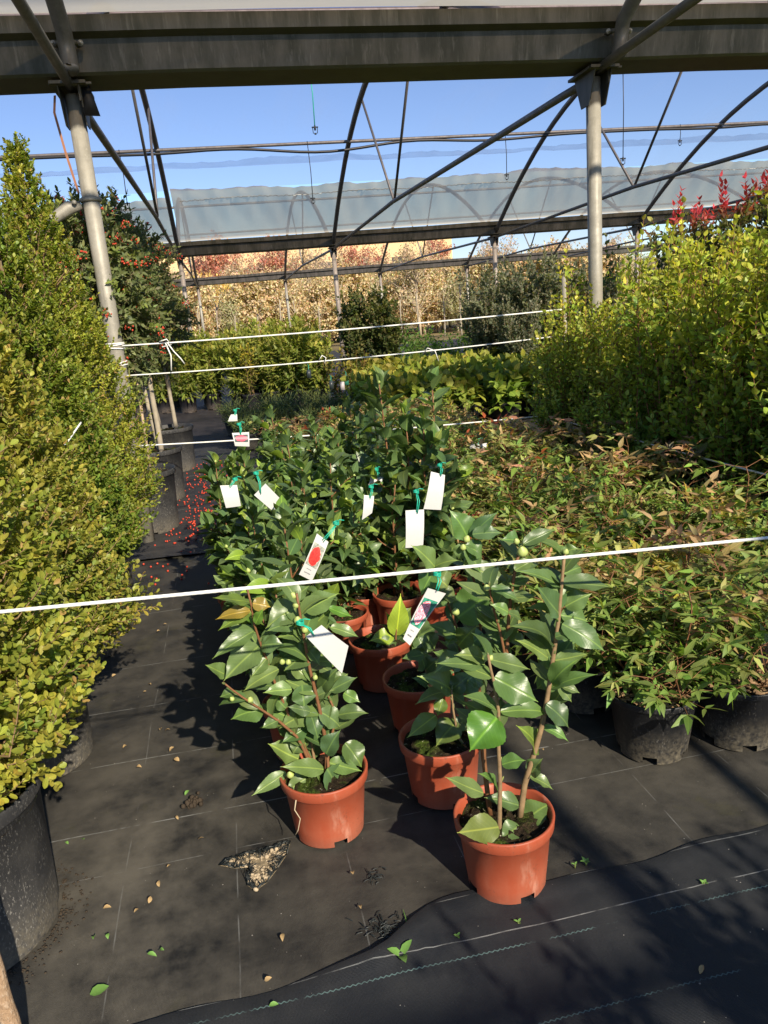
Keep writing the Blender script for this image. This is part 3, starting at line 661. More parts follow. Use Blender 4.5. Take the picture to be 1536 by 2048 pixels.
box_cone("boxwood_cone", "bronze-tinged boxwood, second along the row, its pot almost hidden under leaves", (-.70, 2.2, .006), 22, .33, 1.6, .26, .18, 3600, .0195, (.135, .19, .03), (.29, .262, .045), (.36, .315, .06))
box_cone("boxwood_cone", "green boxwood, third along the row, above a plain grey pot", (-.71, 2.98, .006), 23, .30, 1.6, .27, .175, 2900, .019, GRN, (.17, .2, .025), YEL)
box_cone("boxwood_cone", "tallest pointed boxwood cone, bright green, ending just before the grey post", (-.73, 3.66, .006), 24, .335, 1.95, .27, .175, 3300, .0185, (.12, .185, .025), (.29, .30, .04), BRZ)
# standard tree just outside the near corner: trunk in view, crown throws the round shade on the first pot
t = thing("standard_tree", "tan rough trunk rising at the near corner beside the biggest grey pot", "tree", (-.478, 1.12, 0))
rs = np.random.RandomState(9)
m = MB(); m.tube(bent(rs, [0, 0, .0], [-.03, .0, 1.0], 30, .006), .0145 + .0012 * np.sin(np.arange(30) * 1.9) + rs.normal(0, .0006, 30), 12); m.build("trunk", "rough_trunk", t)
f = MB(); n = 420; p = unit(rs, n) * (rs.rand(n, 1) ** .33) * .15 + [-.08, .0, .86]
d = _n([0, 0, 1]) + unit(rs, n); f.leaves(T_OVAL, p, d, unit(rs, n) + [0, 0, 1], .045, .025, vary(rs, np.tile((.06, .1, .02), (n, 1))), .2); f.build("crown", "hedge_leaf", t)

# ------------------------------------------------------------------ camellias
DK, DK2, YG, BZ = np.array((.068, .122, .044)), np.array((.12, .18, .055)), np.array((.19, .27, .03)), np.array((.22, .17, .03))
def flower_bud(t, p, d, r=.009):
    m = MB(); d = _n(d); th = 10
    prof = [(.25, -.9), (.8, -.55), (1, 0), (.86, .45), (.5, .95), (.12, 1.3)]
    x = _n(np.cross([0.1, 1, 0], d)); y = np.cross(d, x); V = []
    for (a, b) in prof:
        for i in range(th): V.append(np.asarray(p) + r * (a * (1 + .06 * (i % 2)) * (math.cos(i * .6283) * x + math.sin(i * .6283) * y) + (b + .9) * d))
    Q = [[i * th + j, i * th + (j + 1) % th, (i + 1) * th + (j + 1) % th, (i + 1) * th + j] for i in range(5) for j in range(th)]
    m.quads(V, Q); m.build("flower_bud", "bud", t)
def leaf_bud(m, p, d, L=.018):
    d = _n(d); m.tube([p, p + d * L * .4, p + d * L * .8, p + d * L], [.0015, .003, .0018, .0003], 6, c=(.14, .17, .06))
def camellia_pot(t, rs, r1=.105, r0=.082, h=.158):
    pot_mb(r0, r1, h, .03, .007).build("pot", "terracotta_plastic", t); soil_mb(rs, r1 - .008, h - .022, .005).build("soil", "potting_soil", t)
def camellia_leaf_set(rs, f, pos, T, N, L, col, tpl=T_CAM):
    n = len(pos); f.leaves(tpl, pos, T, N, L, L * rs.uniform(.5, .62, n), col, rs.uniform(.1, .5, n), rs.uniform(-.06, .2, n))
def camellia_color(rs, n, tt):
    C = lerp(DK, DK2, rs.rand(n)); y = (rs.rand(n) < .05 + .28 * np.clip(tt - .8, 0, 1) / .2); C[y] = lerp(DK2, YG, rs.uniform(.3, 1, y.sum())); return vary(rs, C, .15)
def camellia(seed, h, ns, spread, lean=(0, 0), low=.05, tops=None):
    rs = np.random.RandomState(seed); t = thing("potted_camellia", "-", "camellia", (0, 0, 0)); camellia_pot(t, rs); f = MB(); bm = f
    nb = 0
    for k in range(ns):
        a = 6.28 * k / ns + rs.uniform(-.5, .5); hh = h * (1 if k == 0 else rs.uniform(.62, .95)); sp = spread * rs.uniform(.5, 1) * (0.35 if k == 0 else 1)
        p0 = np.array([.025 * math.cos(a), .025 * math.sin(a), .135]); p1 = np.array([sp * math.cos(a) + lean[0], sp * math.sin(a) + lean[1], hh])
        st = bent(rs, p0, p1, 8, .014); m = MB(); m.tube(st, np.linspace(.0048, .0022, 8), 8)
        segs = [(st, low, 1.0)]
        for b in range(rs.randint(4, 7)):
            q = rs.uniform(.15, .8); bp, bt, _ = along(st, [q]); ba = rs.uniform(0, 6.28); bl = rs.uniform(.07, .17)
            e = bp[0] + np.array([math.cos(ba) * .75, math.sin(ba) * .75, .6]) * bl; br = bent(rs, bp[0], e, 5, .008); m.tube(br, np.linspace(.0026, .0016, 5), 6); segs.append((br, .25, 1.0))
        m.build("stem", "stem_red", t)
        for (pl, lo, hi) in segs:
            L_ = np.linalg.norm(np.diff(pl, axis=0), axis=1).sum(); n = max(4, int(L_ * (1 - lo) / .0185)); tt = lo + (1 - lo) * (np.arange(n) + rs.uniform(-.2, .2, n) + .5) / n; tt = np.clip(tt, 0, .99)
            pos, tan, _ = along(pl, tt); T, N = leaf_frames(rs, pos, tan, 1.12 - .35 * np.clip(tt - .8, 0, 1) / .2); T[:, 2] += rs.normal(.0, .22, n); N = N * .6 + np.array([.15, -.4, .6])
            Lf = rs.uniform(.07, .105, n) * (1 - .2 * (tt > .93)); pet = .006
            camellia_leaf_set(rs, f, pos + T * pet, T, N, Lf, camellia_color(rs, n, tt))
            for i in range(n):
                if rs.rand() < .6: leaf_bud(bm, pos[i], tan[i] * .7 + T[i] * .5, rs.uniform(.01, .018))
            n3 = 3; pos, tan, _ = along(pl, [.995] * n3); T, N = leaf_frames(rs, pos, tan, .6); camellia_leaf_set(rs, f, pos, T, N + [0, -.2, .4], rs.uniform(.05, .08, n3), camellia_color(rs, n3, np.full(n3, .95)))
            if nb < 6 and rs.rand() < .75: flower_bud(t, pl[-1], tan[0], rs.uniform(.006, .0085)); nb += 1
    f.build("foliage", "camellia_leaf", t); return t

def explicit_camellia(label, C0, stems, leaves, buds, conv, seed, fill=0):
    rs = np.random.RandomState(seed); t = thing("potted_camellia", label, "camellia", tuple(C0), "camellias in orange pots"); camellia_pot(t, rs); f = MB(); bm = f; C0 = np.asarray(C0, float)
    SP = []
    for st in stems:
        dy0, dy1 = st[1], st[2]; k = len(st[0]); P = np.array([AY(*conv(x, y), C0[1] + dy0 + (dy1 - dy0) * i / (k - 1)) for i, (x, y) in enumerate(st[0])]); P[0][2] = min(P[0][2], .14) if st[3] else P[0][2]
        q, _, _ = along(P, np.linspace(0, 1, 14)); r = np.linspace(st[4], st[5], 14); m = MB(); m.tube(q - C0, r, 10); m.build("stem", st[6], t); SP.append(P)
        for tt in np.linspace(.3, .98, 7):
            p, tn, _ = along(P, [tt]); leaf_bud(bm, p[0] - C0, tn[0] + unit(rs, 1)[0] * .5, rs.uniform(.01, .017))
    P = []; T = []; N = []; L = []; Wd = []; C = []
    for lf in leaves:
        x0, y0, x1, y1, w = lf[:5]; col = lf[5] if len(lf) > 5 else ''; dz = lf[6] if len(lf) > 6 else None; off = lf[7] if len(lf) > 7 else rs.uniform(-.025, .015)
        b = AY(*conv(x0, y0), C0[1] + off); tip0 = AY(*conv(x1, y1), C0[1] + off); l0 = np.linalg.norm(tip0 - b)
        if dz is None: dz = rs.uniform(-.5, .15) * max(l0, .05)
        tip = AY(*conv(x1, y1), C0[1] + off + dz); d = tip - b; wpx = np.hypot(*(np.array(conv(x0 + w, y0)) - conv(x0, y0))); wd = wpx * depth_of(b) / F_PX / .74
        toc = _n(CAM - b); n_ = np.array([0, 0, .55]) + toc * .65 + [.12, -.1, 0] + rs.normal(0, .14, 3)
        P.append(b); T.append(d); N.append(n_); L.append(np.linalg.norm(d)); Wd.append(wd)
        C.append({'y': YG * [.42, .62, .8], 'Y': YG * 1.15, 'b': BZ, 'g': np.array((.085, .155, .04)), 'v': np.array((.11, .16, .035))}.get(col, lerp(DK, DK2, rs.rand())))
    n = len(P); P = np.array(P) - C0
    f.leaves(T_CAM_HI, P, T, N, np.array(L), np.array(Wd), vary(rs, C, .12), rs.uniform(.08, .45, n), rs.uniform(-.05, .12, n))
    for b in buds: flower_bud(t, AY(*conv(b[0], b[1]), C0[1] - .03) - C0 - [0, 0, .006], [rs.normal(0, .25), -.3, .9], b[2] if len(b) > 2 else .009)
    for (si, lo, hi, nn) in (fill or []):
        tt = np.linspace(lo, hi, nn); pos, tan, _ = along(SP[si], tt); T_, N_ = leaf_frames(rs, pos, tan, 1.1); T_[:, 1] = np.abs(T_[:, 1]) * .8 + .1
        camellia_leaf_set(rs, f, pos - C0, T_, N_ + [0, -.3, .5], rs.uniform(.06, .085, nn), vary(rs, lerp(DK, DK2, rs.rand(nn)), .1))
    f.build("foliage", "camellia_leaf", t); return t

z1 = lambda x, y: (380 + x / 3.414, 1130 + y / 3.414)
z2 = lambda x, y: (720 + x / 2.844, 1000 + y / 2.844)
Z3 = 995
FL_ST = [([(930, 1500), (935, 1250), (885, 980), (820, 720), (790, 560), (775, 470), (745, 300), (728, 195)], 0, -.04, True, .0052, .0026, "stem_red"),
         ([(900, 1490), (760, 1200), (655, 980), (560, 760), (485, 540), (440, 430), (415, 250), (392, 165)], .02, -.02, True, .0045, .002, "stem_red"),
         ([(880, 1490), (740, 1180), (600, 1060), (460, 970), (310, 870), (225, 800)], .0, -.05, True, .0042, .002, "stem_red"),
         ([(950, 1490), (940, 1300), (1000, 1020), (930, 860), (870, 760)], -.02, .03, True, .004, .002, "stem_red"),
         ([(870, 1490), (830, 1200), (740, 770), (700, 640)], .03, .05, True, .004, .002, "stem_tan")]
FL_LV = [(790, 310, 1010, 190, 135), (800, 445, 972, 290, 125), (735, 290, 515, 430, 150), (715, 395, 520, 450, 95), (700, 230, 812, 140, 80), (778, 545, 595, 665, 130), (770, 500, 590, 490, 90),
 (700, 680, 815, 775, 105), (815, 590, 640, 720, 130), (475, 548, 228, 785, 165), (432, 452, 150, 640, 85), (490, 550, 645, 545, 110), (605, 712, 362, 858, 105), (412, 312, 172, 370, 75, 'b'), (402, 250, 158, 218, 85, 'v'),
 (422, 322, 190, 445, 78, 'v'), (428, 262, 552, 285, 85, 'b'), (438, 400, 372, 365, 62, 'y'), (447, 400, 500, 298, 60, 'y'), (250, 752, 108, 680, 85), (950, 292, 1112, 350, 62, 'y'), (960, 425, 1158, 492, 75),
 (800, 570, 888, 685, 80), (870, 655, 1040, 690, 75), (885, 855, 1022, 690, 90), (960, 855, 1140, 765, 85), (1050, 875, 1162, 935, 70, 'g'), (1015, 1025, 1217, 1010, 90), (885, 1000, 1030, 1105, 125), (820, 1008, 875, 1188, 100),
 (825, 1003, 610, 1112, 125), (790, 1110, 628, 1210, 100), (765, 820, 785, 980, 140), (500, 985, 278, 1050, 130, 'g'), (695, 850, 500, 870, 85), (740, 1325, 538, 1215, 150), (912, 1395, 620, 1375, 95), (655, 1415, 420, 1575, 75),
 (832, 1432, 645, 1560, 105), (935, 1392, 1035, 1585, 185), (930, 1290, 1025, 1125, 112), (1060, 1215, 1180, 1385, 135, 'g'), (950, 1350, 1172, 1405, 95), (820, 1000, 668, 965, 70), (860, 900, 990, 850, 70), (640, 560, 760, 470, 90),
 (560, 760, 440, 700, 80), (520, 640, 420, 760, 85), (655, 980, 560, 880, 80), (600, 1060, 490, 1110, 70), (760, 1200, 700, 1290, 90), (860, 1400, 960, 1500, 90, '', .03), (640, 720, 760, 640, 90, '', .03, .03), (300, 865, 205, 900, 60, 'g'), (870, 1180, 1000, 1250, 110, '', .02, .03), (900, 780, 1030, 830, 90, '', .02, .03), (1000, 800, 1080, 740, 80, '', .02, .03), (700, 1150, 620, 1060, 90, '', .03, .04), (930, 700, 870, 590, 80, '', .03, .03)]
FL_BD = [(718, 205, .0078), (732, 270, .008), (736, 380, .009), (776, 443, .0075), (632, 658, .0065), (668, 660, .0065), (410, 918, .0072), (690, 1430, .0088), (850, 764, .006), (295, 906, .0055)]
explicit_camellia("small bushy camellia full of round buds, in the front orange pot nearest the aisle", (.1, 1.615, .012), FL_ST, FL_LV, FL_BD, z1, 31, [(0, .15, .95, 15), (1, .2, .8, 12), (4, .2, .95, 12), (3, .3, .95, 8), (2, .3, .8, 6)])
FR_ST = [([(905, 840 + Z3), (940, 600 + Z3), (985, 470 + Z3), (1045, 1245), (1075, 1065), (1100, 880), (1125, 730), (1145, 500), (1160, 330), (1165, 290)], 0, -.02, True, .0068, .003, "stem_tan"),
         ([(790, 880 + Z3), (797, 600 + Z3), (787, 400 + Z3), (788, 1200), (765, 1050), (735, 930), (728, 880)], -.03, -.04, True, .0052, .0026, "stem_tan"),
         ([(740, 770 + Z3), (705, 500 + Z3), (700, 1150), (790, 1100), (830, 950), (850, 600), (885, 380), (905, 290)], .03, .02, True, .0058, .003, "stem_red"),
         ([(835, 940), (800, 760), (760, 620), (730, 480)], .02, .0, False, .003, .002, "stem_red")]
FR_LV = [(1150, 470, 1432, 492, 88), (1140, 490, 890, 400, 70), (1130, 645, 1012, 488, 115), (1168, 605, 1318, 530, 98), (1142, 655, 1302, 690, 105), (1095, 822, 848, 712, 105), (1150, 705, 1398, 862, 110), (1110, 912, 1298, 872, 75),
 (1085, 1068, 1352, 988, 68, 'g'), (1090, 1042, 1238, 905, 95, 'g'), (1070, 900, 885, 792, 80), (1060, 1160, 1192, 1295, 105), (1040, 1290, 1188, 1372, 52, 'g'), (1160, 1050, 1085, 1180, 130), (1130, 1060, 1207, 1150, 62), (1150, 1060, 1253, 1098, 42),
 (960, 572 + Z3, 1102, 652 + Z3, 58), (928, 842 + Z3, 1082, 728 + Z3, 128, 'g'), (1015, 430 + Z3, 895, 285 + Z3, 105, 'v'), (970, 562 + Z3, 1035, 475 + Z3, 85), (778, 1240, 622, 1428, 185, 'y', -.02, -.04), (765, 1010, 1018, 1145, 155, 'g', -.03, -.035),
 (800, 1205, 1085, 1212, 88, 'g'), (735, 905, 972, 960, 95), (705, 905, 538, 880, 82), (710, 935, 428, 925, 78), (785, 1252, 572, 1140, 72), (788, 660 + Z3, 675, 555 + Z3, 80, 'g'), (702, 672 + Z3, 488, 578 + Z3, 80), (902, 742 + Z3, 708, 695 + Z3, 80),
 (788, 865 + Z3, 558, 895 + Z3, 125, 'v', -.03, -.05), (905, 858 + Z3, 800, 945 + Z3, 92, '', -.02, -.03), (808, 510 + Z3, 942, 482 + Z3, 82, 'g'), (930, 250, 1115, 162, 66), (905, 240, 805, 225, 75), (940, 262, 1022, 252, 62), (880, 400, 1000, 330, 60), (745, 500, 908, 572, 62), (845, 640, 742, 592, 55), (845, 640, 925, 685, 50),
 (1165, 300, 1240, 272, 62), (1155, 330, 1118, 255, 65), (1110, 780, 1240, 760, 70), (1160, 340, 1090, 320, 50, 'g'), (860, 560, 1000, 545, 60), (855, 480, 970, 440, 60, '', .02, .02), (850, 800, 960, 850, 90, '', .02, .03), (1140, 560, 1040, 420, 95, '', .03, .02),
 (1130, 720, 1050, 640, 80, '', .03, .02), (1090, 960, 985, 960, 85, '', .02, .03), (840, 760, 690, 720, 100, '', .03, .03), (835, 880, 740, 800, 90, '', .03, .03), (1100, 880, 1230, 800, 90, '', .03, .02), (880, 380, 790, 350, 70, '', .0, .03), (850, 700, 760, 780, 90, '', .03, .04), (1160, 420, 1260, 380, 70, '', .03, .02), (1080, 1000, 1000, 1080, 80, '', .03, .03), (1120, 740, 1230, 720, 60, '', .0, .0), (1140, 520, 1250, 470, 55, 'g', .02, .0)]
FR_BD = [(927, 300, .0105), (730, 895, .0062), (722, 495, .0065), (1165, 292, .006), (895, 230, .006)]
explicit_camellia("tall open camellia with three bare lower stems, in the foremost orange pot", (.443, 1.33, .012), FR_ST, FR_LV, FR_BD, z2, 32, [(0, .5, .97, 12), (2, .35, .97, 14), (1, .5, .97, 6), (3, .3, .95, 6)])
S2_ST = [([(640, 1490), (610, 1200), (570, 850), (545, 700), (480, 535), (430, 420), (420, 375)], .0, .0, True, .005, .0022, "stem_red"), ([(700, 1480), (680, 1200), (680, 850), (690, 680), (640, 420), (600, 250)], .03, .03, True, .005, .0025, "stem_red"), ([(660, 1490), (560, 1350), (530, 1200), (520, 1080)], -.03, -.03, True, .004, .002, "stem_tan")]
S2_LV = [(555, 668, 757, 515, 175, 'g'), (590, 355, 862, 480, 95), (612, 215, 512, 55, 118, 'g'), (640, 195, 812, 185, 78), (630, 210, 785, 65, 70), (425, 380, 295, 255, 105), (425, 378, 560, 340, 75), (420, 400, 345, 545, 95, 'g'), (430, 440, 505, 500, 100), (545, 770, 390, 705, 85), (560, 830, 660, 720, 105, 'v'), (530, 780, 490, 830, 60, 'v'),
 (560, 880, 420, 985, 85), (610, 1000, 715, 1050, 90), (480, 1090, 315, 1160, 70), (470, 1130, 440, 1230, 62, 'v'), (430, 1225, 268, 1350, 85, 'v'), (550, 1260, 430, 1400, 120, 'v'), (540, 1370, 600, 1490, 95), (600, 1250, 500, 1330, 70), (640, 420, 800, 470, 75), (680, 850, 810, 800, 95), (690, 700, 800, 640, 100), (600, 260, 700, 330, 95), (600, 260, 690, 420, 70), (600, 250, 560, 340, 90), (520, 1080, 330, 1000, 110), (520, 1080, 620, 1000, 90), (580, 950, 480, 870, 90), (640, 1000, 560, 1100, 120), (480, 550, 380, 620, 80), (700, 760, 620, 830, 90), (360, 880, 240, 900, 60), (450, 520, 560, 570, 80), (700, 500, 620, 560, 80), (370, 760, 430, 850, 80)]
explicit_camellia("camellia with blotched yellow lower leaves, in the orange pot just behind the foremost one", (.40, 1.665, .012), S2_ST, S2_LV, [(600, 225, .0085), (585, 270, .0075), (540, 640, .0095)], z2, 33, [(0, .2, .9, 8), (1, .2, .9, 12)])
S4_ST = [([(205, 1010), (200, 880), (205, 760), (215, 640)], 0, -.02, True, .0045, .0022, "stem_red"), ([(240, 1010), (300, 880), (340, 760)], .03, .05, True, .004, .002, "stem_red")]
S4_LV = [(205, 770, 232, 535, 92, 'Y'), (215, 760, 150, 640, 60, 'y'), (190, 770, 52, 800, 75, 'Y'), (200, 800, 75, 860, 70), (200, 810, 140, 880, 70), (210, 800, 300, 720, 80), (205, 820, 280, 880, 80), (215, 700, 290, 610, 85), (235, 850, 220, 925, 75, 'g'), (330, 780, 440, 720, 100), (330, 780, 370, 850, 90), (320, 820, 250, 760, 90), (300, 880, 400, 930, 100), (300, 880, 340, 1000, 95), (340, 760, 320, 640, 90), (300, 870, 420, 850, 80)]
explicit_camellia("low camellia with bright upright yellow-green leaves, in the fourth orange pot of the front file", (.375, 2.3, .012), S4_ST, S4_LV, [], z2, 34, [(1, .2, .98, 14), (0, .3, .7, 5)])
S3_ST = [([(455, 1170), (470, 1050), (520, 930), (560, 800)], 0, .03, True, .0045, .0022, "stem_red"), ([(440, 1170), (400, 1060), (370, 960)], .0, -.02, True, .0035, .002, "stem_tan")]
S3_LV = [(470, 1060, 600, 1010, 95), (480, 1020, 400, 930, 90), (520, 930, 640, 880, 100), (515, 940, 420, 860, 90), (400, 1060, 300, 1010, 80), (390, 1010, 470, 960, 80), (370, 960, 330, 860, 85), (375, 970, 450, 900, 80), (540, 860, 620, 780, 95), (550, 820, 470, 760, 90), (430, 1110, 530, 1130, 90, 'v'), (420, 1100, 340, 1110, 80)]
explicit_camellia("sparse camellia in the third orange pot of the front file, right behind the blotched one", (.425, 1.99, .012), S3_ST, S3_LV, [], z2, 35, [(0, .3, .98, 10)])
# the rest of the camellia block
protos = [camellia(41, .72, 4, .12), camellia(42, .66, 5, .13), camellia(43, .80, 4, .10), camellia(44, .6, 6, .14), camellia(45, .92, 3, .085)]
CAMS = [("camellia right behind the small bushy one beside the aisle, its pot a dark red sliver", (.075, 1.98), 1, .98, 1.1, None), ("young camellia carrying the red flower card, beside the aisle", (.115, 2.3), 0, .86, 4.1, None),
        ("tallest straight camellia, single shoot, before the mid-height rope", (.70, 2.72), 4, 1.0, .4, None), ("tall camellia with drooping top leaves beside the tallest one", (.53, 2.68), 4, 1.02, 2.9, None),
        ("camellia with yellow-green shoot tips in the middle of the block", (.3, 2.62), 2, .86, 1.2, None), ("camellia with pale new leaves at the aisle edge, before the fallen berries", (-.07, 3.0), 2, .84, 3.0, None)]
rs = np.random.RandomState(77)
used = set()
def put_cam(i, xy, label, sc, rz):
    global used
    if i not in used:
        o = protos[i]; used.add(i); o.location = (*xy, .01); o.rotation_euler = (0, 0, rz); o.scale = (sc,) * 3; o["label"] = label; o["group"] = "camellias in orange pots"; return o
    return copy_tree(protos[i], (*xy, .01), rz, label, "camellias in orange pots", sc)
for (lb, xy, i, sc, rz, _) in CAMS: put_cam(i, xy, lb, sc, rz)
taken = [c[1] for c in CAMS] + [(.1, 1.615), (.44, 1.33), (.4, 1.665), (.375, 2.3), (.425, 1.99)]
for yi, y in enumerate(np.arange(2.3, 4.55, .235)):
    for xi, x in enumerate(np.arange(.0, .8, .215)):
        px, py = x + rs.uniform(-.03, .03) + .02 * (yi % 2), y + rs.uniform(-.03, .03)
        if any((px - a) ** 2 + (py - b) ** 2 < .15 ** 2 for a, b in taken) or (y > 4.1 and x < .1) or (x < 0 and y < 3.05) or (y < 2.45 and px < .2): continue
        if px > .62 and py < 2.7: continue
        put_cam(rs.choice([0, 1, 2, 3]), (px, py), "dark glossy camellia packed among others in the middle of the camellia block", rs.uniform(.78, .92), rs.uniform(0, 6.28))

# tags -------------------------------------------------------------
def plant_tag(quad_px, Y, label, hole_px, tie_px, pict=None, bow=.006, text=False):
    """quad corners: hole end a, hole end b, far end b, far end a"""
    q = [AY(x, y, Y + d) for (x, y), d in zip(quad_px, (0, .0, -.015, -.015))]; o = np.mean(q, 0); q = [p - o for p in q]; nrm = _n(np.cross(q[1] - q[0], q[3] - q[0]));
    if np.dot(nrm, CAM - o) < 0: nrm = -nrm
    t = thing("plant_tag", label, "tag", tuple(o), "tags tied to the camellias")
    def pt(a, b, h=0.0): return (q[0] * (1 - a) + q[1] * a) * (1 - b) + (q[3] * (1 - a) + q[2] * a) * b + nrm * (bow * math.sin(math.pi * b) + h)
    def patch(name, mat, a0, a1, b0, b1, h, th=.0006):
        m = MB(); n = 9; V = []; U = []
        for hh in (h, h - th):
            for i in range(n):
                b = b0 + (b1 - b0) * i / (n - 1)
                for k in range(2): a = (a0, a1)[k]; V.append(pt(a, b, hh)); U.append([k, i / (n - 1)])
        Q = [[2 * i, 2 * i + 1, 2 * i + 3, 2 * i + 2] for i in range(n - 1)]; Q += [[2 * n + c for c in r[::-1]] for r in Q]
        m.quads(V, Q, None, U); return m.build(name, mat, t)
    patch("card", "white_card", 0, 1, 0, 1, 0)
    if pict: patch("picture", pict, .08, .92, .18, .70, .0012)
    if text:
        m = MB(); rs = np.random.RandomState(4)
        for (b, a0, a1, s) in ((.78, .28, .62, .5), (.87, .22, .7, .9)):
            a = a0
            while a < a1:
                w = rs.uniform(.02, .035); b1 = b + .022 * s
                m.quads([pt(a, b, .0012), pt(a + w, b, .0012), pt(a + w, b1 + rs.uniform(0, .01), .0012), pt(a, b1, .0012)], [[0, 1, 2, 3]]); a += w + .018
        m.build("lettering", "ink", t)
    h = AY(*hole_px, Y - .004) - o; e = AY(*tie_px, Y + .01) - o; m = MB(); mdl = (h + e) / 2 + [.003, -.006, .004]
    m.tube([h, mdl, e], .0016, 6); m.tube([h + [.002, -.004, -.004], mdl + [.005, -.003, 0], e + [.003, 0, 0]], .0014, 6)
    for k in range(3): m.tube([e + [.008 * math.cos(a), .008 * math.sin(a), .003 * k + .002 * math.sin(a * 2)] for a in np.linspace(0, 6.3, 12)], .0014, 5)
    m.tube([e, e + [.01, -.004, .012], e + [.022, -.004, .008]], .0012, 5); m.build("tie", "green_tie", t)
plant_tag([(612, 1273), (643, 1250), (697, 1292), (684, 1347)], 1.53, "blank white tag hanging on the small bushy camellia by the aisle", (626, 1268), (600, 1248), None, .004)
plant_tag([(634, 1067), (657, 1084), (624, 1162), (598, 1149)], 1.97, "white card with a red flower picture hanging in the camellias", (645, 1080), (672, 1048), "red_flower_print", .006, True)
plant_tag([(856, 1176), (892, 1187), (820, 1291), (806, 1278)], 1.5, "white card with a pink flower picture, tilted, above the second orange pot", (872, 1178), (874, 1150), "pink_flower_print", -.006, True)
plant_tag([(508, 990), (531, 967), (582, 1018), (574, 1045)], 2.42, "blank white tag, curled, hanging lowest behind the red flower card", (520, 985), (512, 948), None, .008)
plant_tag([(440, 971), (474, 970), (482, 1012), (452, 1016)], 2.6, "blank white tag at the aisle edge of the camellia block, half shaded", (458, 973), (470, 960), None)
plant_tag([(811, 1021), (848, 1019), (846, 1094), (811, 1096)], 2.15, "upright blank white tag crossed by leaf shadows, below the tallest camellia", (833, 1024), (832, 985), None)
plant_tag([(862, 943), (890, 950), (882, 1020), (847, 1018)], 2.45, "bluish white tag on the stem of the tallest camellia", (880, 950), (879, 932), None)
plant_tag([(464, 866), (498, 864), (499, 893), (470, 892)], 2.95, "card with a rose-red flower picture at the back of the camellias", (480, 868), (478, 850), "rose_flower_print")
plant_tag([(462, 829), (474, 828), (475, 842), (456, 843)], 3.5, "tiny curled white tag at the far end of the camellia block", (468, 832), (470, 822), None)
plant_tag([(728, 990), (748, 992), (744, 1026), (724, 1040)], 2.45, "white tag hidden among dark leaves between two stems", (738, 996), (742, 975), None)
plant_tag([(742, 952), (766, 954), (764, 963), (737, 970)], 2.7, "small white tag with a punched hole, deep in the block", (755, 957), (752, 940), None)
plant_tag([(942, 888), (974, 886), (972, 896), (938, 898)], 4.2, "white tag lying flat on top of the reddish bamboo shrubs", (955, 889), (958, 880), None)

# ------------------------------------------------------------------ heavenly bamboo (low, reddish) in black pots
def nandina(seed, h, w, cols, nst=11):
    rs = np.random.RandomState(seed); t = thing("dwarf_bamboo_shrub", "-", "shrub", (0, 0, 0))
    pot_mb(.092, .122, .178, .02, .008, 48, 5, .018).build("pot", "black_plastic", t); soil_mb(rs, .112, .158, .004).build("soil", "potting_soil", t)
    m = MB()
    for k in range(170):
        a, r = rs.uniform(0, 6.28), .106 * rs.rand() ** .5; R = Matrix.Rotation(rs.uniform(0, 6.28), 3, 'Z') @ Matrix.Rotation(rs.normal(0, .5), 3, 'X')
        m.box([r * math.cos(a), r * math.sin(a), .166 + rs.rand() * .008], [rs.uniform(.008, .022), rs.uniform(.004, .009), .003], np.array(R))
    o = m.build("bark_mulch", "chip", t, smooth=False); o["kind"] = "stuff"
    f = MB(); st = MB(); P = []; T = []; N = []; L = []; C = []
    for k in range(nst):
        a = rs.uniform(0, 6.28); rr = w * rs.rand() ** .5; hh = h * rs.uniform(.6, 1) * (1 - .25 * (rr / w) ** 2)
        p0 = np.array([.05 * math.cos(a), .05 * math.sin(a), .16]); p1 = np.array([rr * math.cos(a), rr * math.sin(a), hh]); s_ = bent(rs, p0, p1, 6, .02); st.tube(s_, np.linspace(.0028, .0015, 6), 5)
        basec = cols[rs.randint(len(cols))]
        for j in range(10):
            q = rs.uniform(.0, .95) if j > 1 else .98; sp, stn, _ = along(s_, [max(q, .3)]); ba = rs.uniform(0, 6.28); el = rs.uniform(-.1, .7); bl = rs.uniform(.07, .15)
            d = np.array([math.cos(ba) * math.cos(el), math.sin(ba) * math.cos(el), math.sin(el)]); e = sp[0] + d * bl; mid_ = sp[0] + d * bl * .5 + [0, 0, .012]; pet = np.array([sp[0], mid_, e]); st.tube(pet, [.0012, .001, .0007], 4, False)
            nl = rs.choice([3, 5, 5, 7]) ; side = _n(np.cross(d, [0, 0, 1.])); up = _n(np.cross(side, d)); col = basec if rs.rand() < .75 else cols[rs.randint(len(cols))]; low = np.clip((hh * q - .15) / .2, 0, 1)
            for (at, grp) in ((1.0, nl), (.55, 4)):
                cpos = along(pet, [at])[0][0]
                for i in range(grp):
                    fr = (i / max(1, grp - 1) - .5) * 2; an = fr * (1.35 if at == 1 else 1.6); an += rs.normal(0, .3); dd = d * math.cos(an) + side * math.sin(an) + up * rs.normal(.05, .38); dd = dd - np.array([0, 0, rs.uniform(.05, .34)])
                    P.append(cpos); T.append(dd); N.append(up + rs.normal(0, .3, 3) + [.08, -.4, .0]); L.append(rs.uniform(.026, .058) * (1.12 - .3 * abs(fr))); g = (.14, .22, .045); C.append(lerp(g, col, low * rs.uniform(.5, 1)))
    n = len(P); f.leaves(T_LANCE, P, T, N, np.array(L), np.array(L) * rs.uniform(.3, .42, n), vary(rs, C, .2), .2, rs.uniform(-.02, .1, n))
    st.build("stems", "stem_red", t); f.build("foliage", "nandina_leaf", t); return t
OLV, GN, BRO, RED, PUR, YLW = (.33, .32, .10), (.19, .28, .06), (.44, .25, .15), (.36, .05, .03), (.10, .055, .055), (.42, .30, .05)
